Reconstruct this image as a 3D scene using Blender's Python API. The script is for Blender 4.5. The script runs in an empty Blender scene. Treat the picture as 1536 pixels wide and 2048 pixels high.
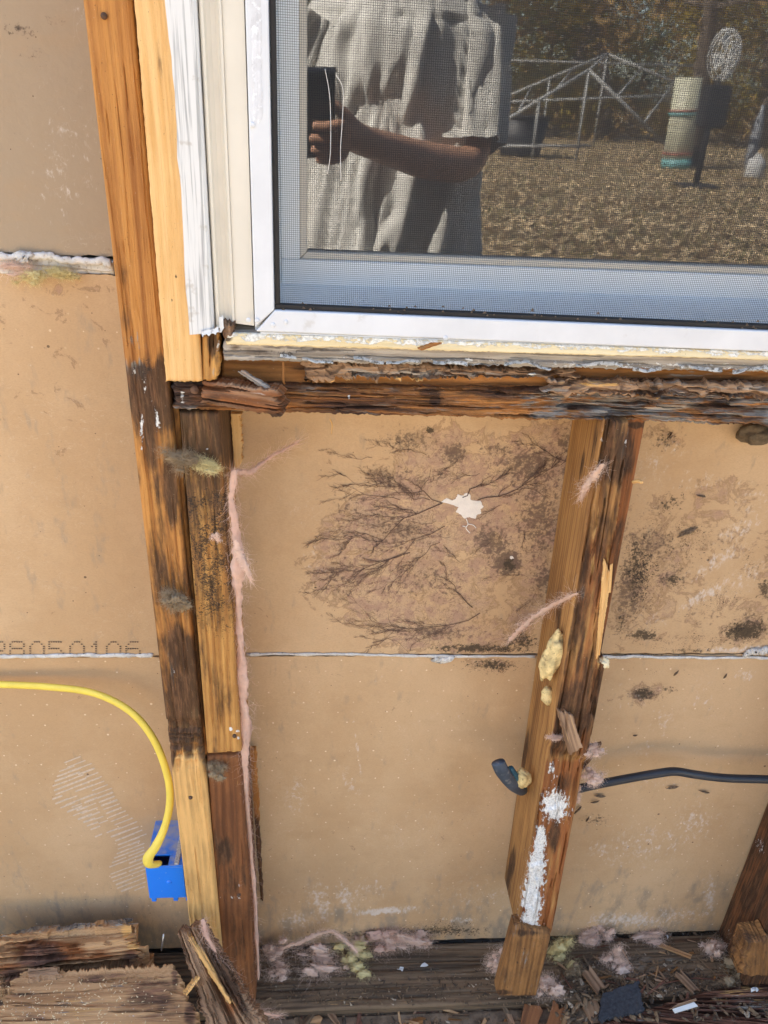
import bpy, bmesh, math, random
import numpy as np
from mathutils import Vector, noise as mnoise
rnd = random.Random(7)
SC = bpy.context.scene
COL = SC.collection

# ------------------------------------------------------------------ camera
F_PX, CAM_D, CAM_Z = 1600.0, 0.68, 1.30
PITCH, YAW, ROLL = math.radians(28.03), math.radians(5.07), math.radians(2.955)
_f = np.array([math.sin(YAW)*math.cos(PITCH), math.cos(YAW)*math.cos(PITCH), -math.sin(PITCH)])
_r = np.array([math.cos(YAW), -math.sin(YAW), 0.0]); _u = np.cross(_r, _f)
_r, _u = math.cos(ROLL)*_r + math.sin(ROLL)*_u, -math.sin(ROLL)*_r + math.cos(ROLL)*_u
CAMP = np.array([0.0, -CAM_D, CAM_Z])
cam_d = bpy.data.cameras.new('camera'); cam = bpy.data.objects.new('camera', cam_d); COL.objects.link(cam)
from mathutils import Matrix
M3 = Matrix(((_r[0], _u[0], -_f[0]), (_r[1], _u[1], -_f[1]), (_r[2], _u[2], -_f[2])))
cam.matrix_world = Matrix.Translation(Vector(CAMP)) @ M3.to_4x4()
cam_d.sensor_fit = 'VERTICAL'; cam_d.sensor_height = 24.0; cam_d.lens = 24.0*F_PX/2048.0
cam_d.clip_start = 0.01; cam_d.clip_end = 500
SC.camera = cam

# ------------------------------------------------------------------ sky, sun, exposure
SUN_DIR = Vector((-0.66, 0.29, 0.69)).normalized()      # towards the sun
w = bpy.data.worlds.new('World'); SC.world = w; w.use_nodes = True
nt = w.node_tree; nt.nodes.clear()
sky = nt.nodes.new('ShaderNodeTexSky'); sky.sky_type = 'NISHITA'; sky.sun_disc = False
sky.sun_elevation = math.asin(SUN_DIR.z); sky.sun_rotation = math.atan2(SUN_DIR.x, SUN_DIR.y)
sky.air_density = 1.0; sky.dust_density = 1.6; sky.ozone_density = 0.8
bg = nt.nodes.new('ShaderNodeBackground'); bg.inputs[1].default_value = 0.105
wo = nt.nodes.new('ShaderNodeOutputWorld')
nt.links.new(sky.outputs[0], bg.inputs[0]); nt.links.new(bg.outputs[0], wo.inputs[0])
sl = bpy.data.lights.new('sun', 'SUN'); sl.energy = 5.0; sl.angle = math.radians(0.5); sl.color = (1.0, 0.93, 0.82)
so = bpy.data.objects.new('sun', sl); COL.objects.link(so)
so.rotation_euler = (-SUN_DIR).to_track_quat('-Z', 'Y').to_euler(); so.location = (0, -3, 8)
SC.view_settings.view_transform = 'Standard'; SC.view_settings.look = 'None'
SC.view_settings.exposure = 2.28; SC.view_settings.gamma = 1.0
SC.view_settings.use_curve_mapping = False
SC.render.engine = 'CYCLES'
SC.cycles.max_bounces = 8; SC.cycles.diffuse_bounces = 4; SC.cycles.transparent_max_bounces = 16
SC.cycles.use_denoising = True

# ------------------------------------------------------------------ helpers: geometry of the place
def ray(px, py):
    return _r*((px-768)/F_PX) - _u*((py-1024)/F_PX) + _f
def P(px, py, y=0.0):                 # point on the vertical plane at depth y (wall is the XZ plane)
    d = ray(px, py); t = (y+CAM_D)/d[1]; return Vector(CAMP + t*d)
def PZ(px, py, z):                    # point on the level plane at height z
    d = ray(px, py); t = (z-CAM_Z)/d[2]; return Vector(CAMP + t*d)
YG = 0.045                            # window glass plane
def M(px, py, y):                     # place of a thing standing in the yard at depth y that the glass mirrors there
    v = P(px, py, 2*YG - y); return Vector((v.x, y, v.z))
def proj(V):
    d = np.asarray(V, float) - CAMP
    z = np.maximum(d @ _f, 1e-4)
    return 768 + F_PX*(d @ _r)/z, 1024 - F_PX*(d @ _u)/z
def lerp(a, b, t): return a + (b-a)*t
def rise(a, b, z):                    # extend line b->a to height z
    t = (z-b.z)/(a.z-b.z); return b + (a-b)*t

_T = np.random.default_rng(3).random((256, 256))
def vn(x, y):
    x = np.asarray(x, float); y = np.asarray(y, float)
    xi = np.floor(x).astype(int); yi = np.floor(y).astype(int); fx = x-xi; fy = y-yi
    fx = fx*fx*(3-2*fx); fy = fy*fy*(3-2*fy)
    a = _T[xi & 255, yi & 255]; b = _T[(xi+1) & 255, yi & 255]; c = _T[xi & 255, (yi+1) & 255]; d = _T[(xi+1) & 255, (yi+1) & 255]
    return (a*(1-fx)+b*fx)*(1-fy) + (c*(1-fx)+d*fx)*fy
def fbm(x, y, o=4):
    s = 0; a = .5
    for i in range(o): s = s + a*vn(np.asarray(x)*2**i + 17.3*i, np.asarray(y)*2**i + 9.1*i); a *= .5
    return s/(1-.5**o)
def sstep(a, b, x): t = np.clip((x-a)/(b-a), 0, 1); return t*t*(3-2*t)
def blobs(*L):
    def f(px, py):
        m = np.zeros_like(px)
        for b in L:
            x0, y0, rx, ry, amp = b[:5]; an = math.radians(b[5]) if len(b) > 5 else 0
            dx = px-x0; dy = py-y0
            ux = dx*math.cos(an)+dy*math.sin(an); uy = -dx*math.sin(an)+dy*math.cos(an)
            m = np.maximum(m, amp*np.exp(-((ux/rx)**2+(uy/ry)**2)))
        return m
    return f
def inpoly(px, py, poly):             # soft signed: distance inside (positive) in px
    n = len(poly); inside = np.zeros(px.shape, bool); dmin = np.full(px.shape, 1e9)
    for i in range(n):
        x1, y1 = poly[i]; x2, y2 = poly[(i+1) % n]
        c = ((y1 > py) != (y2 > py)) & (px < (x2-x1)*(py-y1)/((y2-y1) or 1e-9)+x1); inside ^= c
        L2 = (x2-x1)**2+(y2-y1)**2; t = np.clip(((px-x1)*(x2-x1)+(py-y1)*(y2-y1))/L2, 0, 1)
        dmin = np.minimum(dmin, np.hypot(px-x1-t*(x2-x1), py-y1-t*(y2-y1)))
    return np.where(inside, dmin, -dmin)

# ------------------------------------------------------------------ helpers: objects
def tag(o, label=None, cat=None, group=None, kind=None):
    if label: o['label'] = label
    if cat: o['category'] = cat
    if group: o['group'] = group
    if kind: o['kind'] = kind
    return o
def empty(name, loc=(0, 0, 0)):
    o = bpy.data.objects.new(name, None); o.location = loc; o.empty_display_size = .02; COL.objects.link(o); return o
def poff(parent):
    o = Vector()
    while parent is not None: o += Vector(parent.location); parent = parent.parent
    return o
def mesh_obj(name, V, Fc, mat, parent=None, smooth=False, attrs=None):
    me = bpy.data.meshes.new(name)
    V = np.asarray(V, float)
    if parent is not None: V = V - np.array(poff(parent))
    me.from_pydata(V.tolist(), [], [tuple(int(i) for i in f) for f in Fc])
    me.materials.append(mat)
    for k, a in (attrs or {}).items():
        a = np.asarray(a, float)
        if a.ndim == 2:
            at = me.attributes.new(k, 'FLOAT_VECTOR', 'POINT'); at.data.foreach_set('vector', a.ravel())
        else:
            at = me.attributes.new(k, 'FLOAT', 'POINT'); at.data.foreach_set('value', a.ravel())
    if smooth: me.polygons.foreach_set('use_smooth', [True]*len(me.polygons))
    me.validate(); me.update()
    o = bpy.data.objects.new(name, me); COL.objects.link(o)
    if parent is not None: o.parent = parent
    return o
def grid_faces(nu, nv, off=0):
    i = np.arange(nv)[:, None]*(nu+1) + np.arange(nu)[None, :] + off
    return np.stack([i, i+nu+1, i+nu+2, i+1], -1).reshape(-1, 4)

_cnt = [0]
def board(name, c, depth, nu, nv, mat, parent=None, rag=(0, 0, 0, 0), edge=.0018, disp=None, masks=None, rough=.0004, k=4, dvec=None, horiz=None, ragf=1.0, seed=None):
    """one piece of timber: front face as a fine height field, four sides and a back; c = TL, TR, BR, BL"""
    _cnt[0] += 1; sd = seed if seed is not None else _cnt[0]*7.31
    c = [np.array(p, float) for p in c]
    u = np.linspace(0, 1, nu+1)[None, :].repeat(nv+1, 0); v = np.linspace(0, 1, nv+1)[:, None].repeat(nu+1, 1)
    lu = (np.linalg.norm(c[1]-c[0])+np.linalg.norm(c[2]-c[3]))/2; lv = (np.linalg.norm(c[3]-c[0])+np.linalg.norm(c[2]-c[1]))/2
    U, Vv = u*lu, v*lv
    hz = (lu > lv) if horiz is None else horiz
    def rn(t, s): return fbm(t*180*ragf+sd+s, t*0+s, 4)*2-1 + 0.5*(vn(t*700*ragf+s, t*0+sd)*2-1)
    v2 = v + rag[0]/lv*rn(U, 1.)*(1-v)**6 + rag[1]/lv*rn(U, 5.)*v**6
    u2 = u + rag[2]/lu*rn(Vv, 9.)*(1-u)**6 + rag[3]/lu*rn(Vv, 13.)*u**6
    pts = (c[0]*(1-u2)[..., None]+c[1]*u2[..., None])*(1-v2)[..., None] + (c[3]*(1-u2)[..., None]+c[2]*u2[..., None])*v2[..., None]
    N = np.cross(c[1]-c[0], c[3]-c[0]); N /= np.linalg.norm(N)
    mid = sum(c)/4
    if N @ (CAMP-mid) < 0: N = -N
    px, py = proj(pts.reshape(-1, 3)); px = px.reshape(u.shape); py = py.reshape(u.shape)
    d = np.minimum(np.minimum(U, lu-U), np.minimum(Vv, lv-Vv))
    e = np.where(d < edge, -edge*(1-np.sqrt(np.clip(1-(1-d/edge)**2, 0, 1))), 0) if edge > 0 else 0*d
    al, ac = (U, Vv) if hz else (Vv, U)
    h = e + rough*(fbm(ac*900+sd, al*25+sd, 3)*2-1)
    if disp is not None: h = h + disp(px, py, ac, al, sd)
    front = pts + h[..., None]*N
    idx = np.arange((nu+1)*(nv+1)).reshape(nv+1, nu+1)
    loop = np.concatenate([idx[0, :], idx[1:, -1], idx[-1, -2::-1], idx[-2:0:-1, 0]])
    dv = np.array(dvec, float) if dvec is not None else -N*depth
    V = [front.reshape(-1, 3)]; G = [np.stack([ac, al, 0*ac], -1).reshape(-1, 3)]
    fr = front.reshape(-1, 3)[loop]; base = pts.reshape(-1, 3)[loop]; g0 = G[0][loop]
    Fs = [grid_faces(nu, nv)]
    L = len(loop); prev = loop
    for j in range(1, k+1):
        t = j/k
        V.append(lerp(fr, base, min(1, 2*t)) + dv*t if j < k else base+dv)
        gg = g0.copy(); gg[:, 2] += t*np.linalg.norm(dv); gg[:, 0] += t*np.linalg.norm(dv)*.7; G.append(gg)
        cur = np.arange(L) + (nu+1)*(nv+1) + (j-1)*L
        Fs.append(np.stack([prev, np.roll(prev, -1), np.roll(cur, -1), cur], -1)); prev = cur
    V = np.concatenate(V); G = np.concatenate(G)
    G = G + np.array([sd*.37 % 3, sd*.53 % 5, sd*.11 % 2])
    faces = [tuple(f) for f in np.concatenate(Fs)] + [tuple(prev[::-1])]
    X, Y = proj(V); at = {'grain': G}
    for kk, fn in (masks or {}).items(): at[kk] = fn(X, Y)
    o = mesh_obj(name, V, faces, mat, parent, True, at)
    fix_normals(o)
    o.data.polygons.foreach_set('use_smooth', [True]*len(o.data.polygons))
    try: o.data.set_sharp_from_angle(angle=math.radians(50))
    except Exception: pass
    return o
def fix_normals(o):
    bm = bmesh.new(); bm.from_mesh(o.data); bmesh.ops.recalc_face_normals(bm, faces=bm.faces); bm.to_mesh(o.data); bm.free()
def boxm(name, lo, hi, mat, parent=None, bevel=0.0, taper=None):
    bm = bmesh.new(); bmesh.ops.create_cube(bm, size=1)
    lo = Vector(lo); hi = Vector(hi); off = poff(parent)
    for v in bm.verts: v.co = Vector(((v.co.x+.5)*(hi.x-lo.x)+lo.x, (v.co.y+.5)*(hi.y-lo.y)+lo.y, (v.co.z+.5)*(hi.z-lo.z)+lo.z))-off
    if bevel: bmesh.ops.bevel(bm, geom=bm.edges[:], offset=bevel, segments=2, affect='EDGES', profile=.5)
    me = bpy.data.meshes.new(name); bm.to_mesh(me); bm.free(); me.materials.append(mat)
    o = bpy.data.objects.new(name, me); COL.objects.link(o)
    if parent is not None: o.parent = parent
    return o
def tube(name, path, rad, mat, parent=None, n=10, flat=None, cap=True, smoothpath=True):
    """round or flattened tube along 3D points; rad a number or one per point"""
    pts = [Vector(p) for p in path]
    if smoothpath and len(pts) > 2:
        out = []
        for i in range(len(pts)-1):
            p0 = pts[max(i-1, 0)]; p1 = pts[i]; p2 = pts[i+1]; p3 = pts[min(i+2, len(pts)-1)]
            for s in range(6):
                t = s/6; out.append(.5*((2*p1)+(p2-p0)*t+(2*p0-5*p1+4*p2-p3)*t*t+(3*p1-p0-3*p2+p3)*t**3))
        out.append(pts[-1]); nn = len(out); rr = [rad if not hasattr(rad, '__len__') else float(np.interp(i/(nn-1)*(len(pts)-1), range(len(pts)), rad)) for i in range(nn)]
        pts = out
    else: rr = [rad]*len(pts) if not hasattr(rad, '__len__') else list(rad)
    V = []; up = Vector((0.013, 1, 0.02)).normalized()
    for i, p in enumerate(pts):
        t = (pts[min(i+1, len(pts)-1)]-pts[max(i-1, 0)]).normalized()
        a = t.cross(up)
        if a.length < 1e-3: a = t.cross(Vector((1, 0, 0)))
        a.normalize(); b = a.cross(t)
        for q in range(n):
            an = 2*math.pi*q/n
            V.append(p + (a*math.cos(an) + b*math.sin(an)*(flat or 1))*rr[i])
    Fc = []
    for i in range(len(pts)-1):
        for q in range(n):
            Fc.append((i*n+q, i*n+(q+1) % n, (i+1)*n+(q+1) % n, (i+1)*n+q))
    if cap: Fc += [tuple(range(n))[::-1], tuple(range((len(pts)-1)*n, len(pts)*n))]
    o = mesh_obj(name, [tuple(v) for v in V], Fc, mat, parent, True)
    fix_normals(o); return o

# ------------------------------------------------------------------ helpers: materials
class NB:
    def __init__(s, name):
        s.m = bpy.data.materials.new(name); s.m.use_nodes = True; s.t = s.m.node_tree; s.t.nodes.clear()
        s.out = s.t.nodes.new('ShaderNodeOutputMaterial')
    def put(s, sock, v):
        if isinstance(v, bpy.types.NodeSocket): s.t.links.new(v, sock)
        elif isinstance(v, (tuple, list)) and sock.type == 'RGBA' and len(v) == 3: sock.default_value = (*v, 1)
        else: sock.default_value = v
    def n(s, ty, ins=None, **pr):
        nd = s.t.nodes.new(ty)
        for k, v in pr.items(): setattr(nd, k, v)
        for k, v in (ins or {}).items(): s.put(nd.inputs[k], v)
        return nd
    def attr(s, name, vec=False): return s.n('ShaderNodeAttribute', attribute_name=name).outputs['Vector' if vec else 'Fac']
    def vmul(s, v, k): return s.n('ShaderNodeVectorMath', {0: v, 1: k}, operation='MULTIPLY').outputs[0]
    def vadd(s, v, k): return s.n('ShaderNodeVectorMath', {0: v, 1: k}, operation='ADD').outputs[0]
    def noise(s, v, sc=1., det=3., ro=.55, di=0.):
        return s.n('ShaderNodeTexNoise', {'Vector': v, 'Scale': sc, 'Detail': det, 'Roughness': ro, 'Distortion': di}).outputs[0]
    def ncol(s, v, sc=1., det=2.): return s.n('ShaderNodeTexNoise', {'Vector': v, 'Scale': sc, 'Detail': det}).outputs[1]
    def math(s, op, a, b=0., c=0.): return s.n('ShaderNodeMath', {0: a, 1: b, 2: c}, operation=op).outputs[0]
    def ss(s, v, a, b): return s.n('ShaderNodeMapRange', {'Value': v, 'From Min': a, 'From Max': b}, interpolation_type='SMOOTHSTEP').outputs[0]
    def mix(s, f, a, b, mode='MIX'):
        nd = s.t.nodes.new('ShaderNodeMix'); nd.data_type = 'RGBA'; nd.blend_type = mode
        s.put(nd.inputs[0], f); s.put(nd.inputs[6], a); s.put(nd.inputs[7], b); return nd.outputs[2]
    def bump(s, h, st=.4, dist=.001): return s.n('ShaderNodeBump', {'Height': h, 'Strength': st, 'Distance': dist}).outputs[0]
    def pbr(s, col, rough=.7, normal=None, **kw):
        ins = {'Base Color': col, 'Roughness': rough}
        if normal is not None: ins['Normal'] = normal
        ins.update(kw)
        b = s.n('ShaderNodeBsdfPrincipled', ins); s.t.links.new(b.outputs[0], s.out.inputs[0]); return s.m
    def obj(s): return s.n('ShaderNodeTexCoord').outputs['Object']

def wood(name, light, dark, stain=(.040, .019, .009), fresh=(.76, .44, .155), white=(.82, .80, .76), grey=(.34, .30, .25), red=(.30, .105, .030), rough=.72, ring=1.0, specks=.0):
    b = NB(name); g = b.attr('grain', True)
    low = b.ncol(b.vmul(g, (7, 1.3, 7)), 1, 2)
    gd = b.vadd(g, b.vmul(b.vadd(low, (-.5, -.5, -.5)), (.045, .05, .03)))
    sep = b.n('ShaderNodeSeparateXYZ', {0: gd})
    wav = b.math('SINE', b.math('MULTIPLY', b.math('ADD', sep.outputs[0], b.math('MULTIPLY', sep.outputs[2], .6)), 900.))
    r0 = b.math('ADD', .5, b.math('MULTIPLY', wav, .24))
    r1 = b.noise(b.vmul(gd, (150, 2.2, 150)), 1, 3, .55)
    r2 = b.noise(b.vmul(gd, (1000, 22, 1000)), 1, 4, .6)
    blot = b.noise(b.vmul(g, (30, 9, 30)), 1, 5, .62)
    def wob(v, n, k, a, c): return b.ss(b.math('ADD', v, b.math('MULTIPLY', b.math('SUBTRACT', n, .5), k)), a, c)
    f = b.math('ADD', b.math('MULTIPLY', r1, .58), b.math('ADD', b.math('MULTIPLY', r2, .20), b.math('MULTIPLY', r0, .22*ring)))
    f = b.math('ADD', f, b.math('MULTIPLY', b.math('SUBTRACT', blot, .5), .55))
    col = b.mix(b.ss(f, .32, .66), dark, light)
    po = b.noise(b.vmul(gd, (1500, 70, 1500)), 1, 2, .5)
    col = b.mix(b.math('MULTIPLY', b.ss(po, .66, .76), .35), col, tuple(x*.6 for x in dark))
    rd = wob(b.attr('red'), b.noise(b.vmul(g, (120, 9, 120)), 1, 4), 1.2, .35, .65)
    col = b.mix(rd, col, b.mix(b.ss(f, .35, .6), tuple(x*.5 for x in red), red))
    fr = wob(b.attr('fresh'), b.noise(b.vmul(g, (330, 16, 330)), 1, 5, .62), 1.7, .42, .56)
    fcol = b.mix(b.ss(f, .33, .62), tuple(x*.62 for x in fresh), fresh)
    col = b.mix(fr, col, fcol)
    gn = b.noise(b.vmul(g, (210, 30, 210)), 1, 5, .65)
    gr = wob(b.attr('grey'), gn, 2.0, .38, .70)
    gcol = b.mix(b.ss(r2, .36, .60), tuple(x*.36 for x in grey), grey)
    col = b.mix(gr, col, gcol)
    st = b.noise(b.vmul(gd, (130, 9, 130)), 1, 6, .66); stb = b.noise(b.vmul(g, (38, 15, 38)), 1, 5, .62)
    st = b.math('ADD', b.math('MULTIPLY', st, .55), b.math('MULTIPLY', stb, .45))
    s1 = wob(b.attr('dark'), st, 2.6, .28, .74)
    st2 = b.noise(b.vmul(gd, (260, 34, 260)), 1, 5, .65)
    scol = b.mix(b.ss(st2, .44, .66), stain, tuple(min(1, x*3.4) for x in stain))
    col = b.mix(b.math('MULTIPLY', s1, .92), col, scol)
    mo = b.noise(b.vmul(g, (330, 420, 330)), 1, 7, .72, 1.2); mb = b.noise(b.vmul(g, (70, 40, 70)), 1, 4, .6)
    mthr = b.math('SUBTRACT', .86, b.math('MULTIPLY', b.attr('mold'), b.math('ADD', .12, b.math('MULTIPLY', mb, .46))))
    sp = b.ss(b.math('SUBTRACT', mo, mthr), -.015, .03)
    col = b.mix(b.math('MULTIPLY', sp, .85), col, (.020, .014, .011))
    wn = b.noise(b.vmul(g, (300, 120, 300)), 1, 6, .7)
    wh = wob(b.attr('white'), wn, 2.2, .46, .58)
    col = b.mix(wh, col, b.mix(b.ss(b.noise(b.vmul(g, (500, 400, 500)), 1, 4), .35, .6), tuple(x*.70 for x in white), white))
    cr = b.noise(b.vmul(g, (900, 700, 900)), 1, 3, .6)
    col = b.mix(b.math('MULTIPLY', b.ss(cr, .70, .73), .55 if specks == 0 else specks), col, (.56, .47, .36))
    cr2 = b.noise(b.vmul(g, (620, 560, 620)), 1, 2, .5)
    col = b.mix(b.math('MULTIPLY', b.ss(cr2, .72, .745), .8), col, (.03, .02, .014))
    hh = b.math('ADD', b.math('MULTIPLY', r2, .6), b.math('ADD', b.math('MULTIPLY', st, .7), b.math('ADD', b.math('MULTIPLY', wh, .5), b.math('MULTIPLY', mo, .35))))
    return b.pbr(col, b.math('ADD', rough-.12, b.math('MULTIPLY', r2, .25)), b.bump(hh, .75, .0014), **{'Specular IOR Level': .35})

def plain(name, col, rough=.6, var=.12, sc=40., bump=0., bsc=300., dirt=None, spec=.4, metallic=0.):
    b = NB(name); o = b.obj()
    n1 = b.noise(o, sc, 5, .6)
    c = b.mix(b.ss(n1, .3, .7), tuple(x*(1-var) for x in col), tuple(min(1, x*(1+var)) for x in col))
    if dirt:
        n2 = b.noise(o, sc*2.6, 6, .66); c = b.mix(b.math('MULTIPLY', b.ss(n2, dirt[1], dirt[1]+.12), dirt[2]), c, dirt[0])
    nm = b.bump(b.noise(o, bsc, 4), bump, .001) if bump else None
    return b.pbr(c, rough, nm, **{'Specular IOR Level': spec, 'Metallic': metallic})

def fluff(name, col, tr=.35):
    b = NB(name); o = b.obj()
    n1 = b.noise(o, 140, 4, .6)
    c = b.mix(b.ss(n1, .35, .68), tuple(x*.88 for x in col), col)
    c = b.mix(b.math('MULTIPLY', b.ss(b.noise(o, 420, 3), .70, .76), .3), c, (.20, .14, .10))
    d = b.n('ShaderNodeBsdfDiffuse', {'Color': c}).outputs[0]; t = b.n('ShaderNodeBsdfTranslucent', {'Color': c}).outputs[0]
    mx = b.n('ShaderNodeMixShader', {0: tr, 1: d, 2: t}); b.t.links.new(mx.outputs[0], b.out.inputs[0]); return b.m

W_STUD = wood('stud_wood', (.53, .240, .060), (.32, .122, .028))
W_JACK = wood('jack_wood', (.60, .315, .088), (.34, .150, .038))
W_JACK2 = wood('brown_stud_wood', (.26, .100, .034), (.12, .044, .016))
W_PINE = wood('new_pine', (.78, .49, .205), (.66, .355, .115))
W_OAK = wood('cripple_wood', (.47, .245, .080), (.21, .092, .029))
W_SILL = wood('sill_wood', (.44, .185, .048), (.13, .048, .015), stain=(.030, .013, .007), fresh=(.74, .54, .34))
W_SUB = wood('sub_sill_wood', (.43, .185, .05), (.20, .08, .022))
W_ROT = wood('rotten_wood', (.40, .245, .14), (.14, .072, .036), grey=(.42, .36, .30))
W_PLATE = wood('plate_wood', (.21, .135, .075), (.060, .039, .023), specks=.4, grey=(.24, .185, .13))
W_PLANK = wood('debris_wood', (.58, .345, .165), (.36, .190, .083), stain=(.075, .036, .022))
W_RED = wood('red_rotten_wood', (.24, .105, .060), (.11, .045, .027), ring=.4)
W_NOSE = wood('sill_nose_wood', (.46, .41, .35), (.20, .17, .14), grey=(.26, .23, .21))
W_BLOCK = wood('block_wood', (.35, .165, .052), (.14, .060, .019))

# drywall paper
def paper_mat():
    b = NB('drywall_paper'); o = b.obj()
    def wob(v, n, k, a, c): return b.ss(b.math('ADD', v, b.math('MULTIPLY', b.math('SUBTRACT', n, .5), k)), a, c)
    n0 = b.noise(b.vmul(o, (7, 7, 5)), 1, 5, .6); n1 = b.noise(b.vmul(o, (420, 420, 1100)), 1, 4, .65)
    col = b.mix(b.ss(n0, .3, .7), (.530, .340, .180), (.620, .420, .240))
    col = b.mix(b.math('MULTIPLY', b.ss(n1, .40, .68), .22), col, (.37, .225, .115))
    gy = b.attr('grey_tone'); col = b.mix(wob(gy, b.noise(b.vmul(o, (60, 60, 22)), 1, 6, .65), 2.2, .30, .85), col, (.37, .275, .180))
    # tide marks
    tn = b.noise(o, 34, 7, .70, .6); tv = b.math('ADD', b.attr('tide'), b.math('MULTIPLY', b.math('SUBTRACT', tn, .5), 2.3))
    inn = b.ss(tv, .38, .70); col = b.mix(b.math('MULTIPLY', inn, b.math('MULTIPLY', b.ss(b.noise(o, 30, 5, .65), .32, .72), .75)), col, (.44, .285, .185))
    rim = b.math('MULTIPLY', b.ss(tv, .36, .45), b.math('SUBTRACT', 1., b.ss(tv, .45, .56)))
    col = b.mix(b.math('MULTIPLY', rim, .50), col, (.21, .115, .055))
    for sc, wd, am in ((70, .014, .55), (130, .018, .45), (48, .010, .5)):
        li = b.math('ABSOLUTE', b.math('SUBTRACT', b.noise(b.vadd(o, (sc*.1, 0, 0)), sc, 4, .55, .8), .5))
        line = b.math('MULTIPLY', b.math('SUBTRACT', 1., b.ss(li, .002, wd)), inn); col = b.mix(b.math('MULTIPLY', line, am), col, (.15, .082, .050))
    pk = b.math('MULTIPLY', b.ss(b.noise(o, 85, 5, .65), .47, .55), inn); col = b.mix(b.math('MULTIPLY', pk, .50), col, (.36, .205, .150))
    # speckled purple-brown bloom
    bn = b.noise(o, 170, 7, .75); pu = wob(b.attr('bloom'), bn, 2.6, .42, .80)
    pu2 = wob(b.attr('bloom'), b.noise(o, 40, 5, .65), 1.6, .45, .95)
    col = b.mix(b.math('MULTIPLY', pu2, .38), col, (.22, .145, .10)); col = b.mix(b.math('MULTIPLY', pu, .74), col, (.095, .060, .044))
    # olive-dark mould
    dn = b.noise(o, 230, 7, .75); du = wob(b.attr('dirt'), dn, 3.0, .45, .72); du2 = wob(b.attr('dirt'), b.noise(o, 60, 5, .65), 1.4, .45, .95)
    col = b.mix(b.math('MULTIPLY', du2, .40), col, (.17, .115, .06)); col = b.mix(b.math('MULTIPLY', du, .90), col, (.060, .042, .026))
    # black specks
    mo = b.noise(o, 560, 5, .72, .4); mb = b.noise(o, 95, 4, .6)
    mthr = b.math('SUBTRACT', .84, b.math('MULTIPLY', b.attr('mold'), b.math('ADD', .06, b.math('MULTIPLY', mb, .50))))
    sp_ = b.ss(b.math('SUBTRACT', mo, mthr), -.01, .025); col = b.mix(b.math('MULTIPLY', sp_, .92), col, (.026, .018, .013))
    for sc, rr, se in ((58., .045, .70), (120., .07, .90), (31., .05, .80)):
        vo = b.n('ShaderNodeTexVoronoi', {'Vector': o, 'Scale': sc}); sel = b.n('ShaderNodeSeparateColor', {0: vo.outputs['Color']})
        sp = b.math('MULTIPLY', b.math('LESS_THAN', vo.outputs['Distance'], rr), b.math('GREATER_THAN', sel.outputs[0], se))
        col = b.mix(b.math('MULTIPLY', sp, .8), col, (.09, .05, .028))
    # chalky scuffs and scratches
    wh = wob(b.attr('white'), b.noise(b.vmul(o, (170, 170, 100)), 1, 7, .74), 2.3, .40, .90)
    col = b.mix(b.math('MULTIPLY', wh, .68), col, (.74, .66, .585))
    sn = b.math('ABSOLUTE', b.math('SUBTRACT', b.noise(b.vmul(o, (60, 60, 34)), 1, 3, .5, 1.2), .5)); sc_ = b.math('MULTIPLY', b.math('SUBTRACT', 1., b.ss(sn, .001, .010)), b.math('MULTIPLY', b.attr('white'), b.ss(b.noise(o, 26, 2), .45, .6)))
    col = b.mix(b.math('MULTIPLY', sc_, .7), col, (.74, .66, .585))
    sg = b.math('ABSOLUTE', b.math('SUBTRACT', b.noise(b.vmul(o, (22, 22, 40)), 1, 4, .55, 2.0), .5)); sg = b.math('MULTIPLY', b.math('SUBTRACT', 1., b.ss(sg, .0005, .005)), b.ss(b.noise(o, 9, 3), .50, .62))
    col = b.mix(b.math('MULTIPLY', sg, .35), col, (.70, .56, .42))
    sm_ = b.ss(b.noise(b.vmul(o, (13, 13, 30)), 1, 5, .65), .50, .72); col = b.mix(b.math('MULTIPLY', sm_, .22), col, (.42, .26, .13))
    # needle perforations
    xyz = b.n('ShaderNodeSeparateXYZ', {0: o}); X = xyz.outputs[0]; Z = xyz.outputs[2]
    row = b.math('FLOOR', b.math('DIVIDE', Z, .0165)); fz = b.math('FRACT', b.math('DIVIDE', Z, .0165))
    fx = b.math('FRACT', b.math('ADD', b.math('DIVIDE', X, .031), b.math('MULTIPLY', row, .382)))
    dx = b.math('MULTIPLY', b.math('SUBTRACT', fx, .5), .031); dz = b.math('MULTIPLY', b.math('SUBTRACT', fz, .5), .0165)
    dd = b.math('SQRT', b.math('ADD', b.math('MULTIPLY', dx, dx), b.math('MULTIPLY', dz, dz)))
    dot = b.math('MULTIPLY', b.math('LESS_THAN', dd, b.math('MULTIPLY', b.noise(o, 30, 1), .0019)), b.attr('perf'))
    col = b.mix(b.math('MULTIPLY', b.math('MULTIPLY', dot, b.ss(b.noise(o, 55, 3), .40, .60)), .8), col, (.88, .72, .50))
    return b.pbr(col, .68, b.bump(b.math('ADD', b.math('MULTIPLY', n1, .5), b.math('ADD', b.math('MULTIPLY', b.noise(o, 26, 4, .6), 6.0), b.math('ADD', b.math('MULTIPLY', du, .8), b.math('MULTIPLY', sp_, .6)))), .30, .0009), **{'Specular IOR Level': .3})
DRY = paper_mat()
PLASTER = plain('white_plaster', (.64, .61, .56), .9, .15, 120, .5, 500, ((.30, .24, .17), .55, .7))
GYPSUM = plain('bare_gypsum', (.80, .72, .63), .95, .06, 90, .4, 700)
BRANCH = plain('mould_strands', (.105, .062, .045), .9, .3, 200)
VINYL = plain('white_vinyl', (.83, .87, .89), .38, .03, 6, 0, 300, ((.42, .36, .28), .66, .35), .5)
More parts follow.
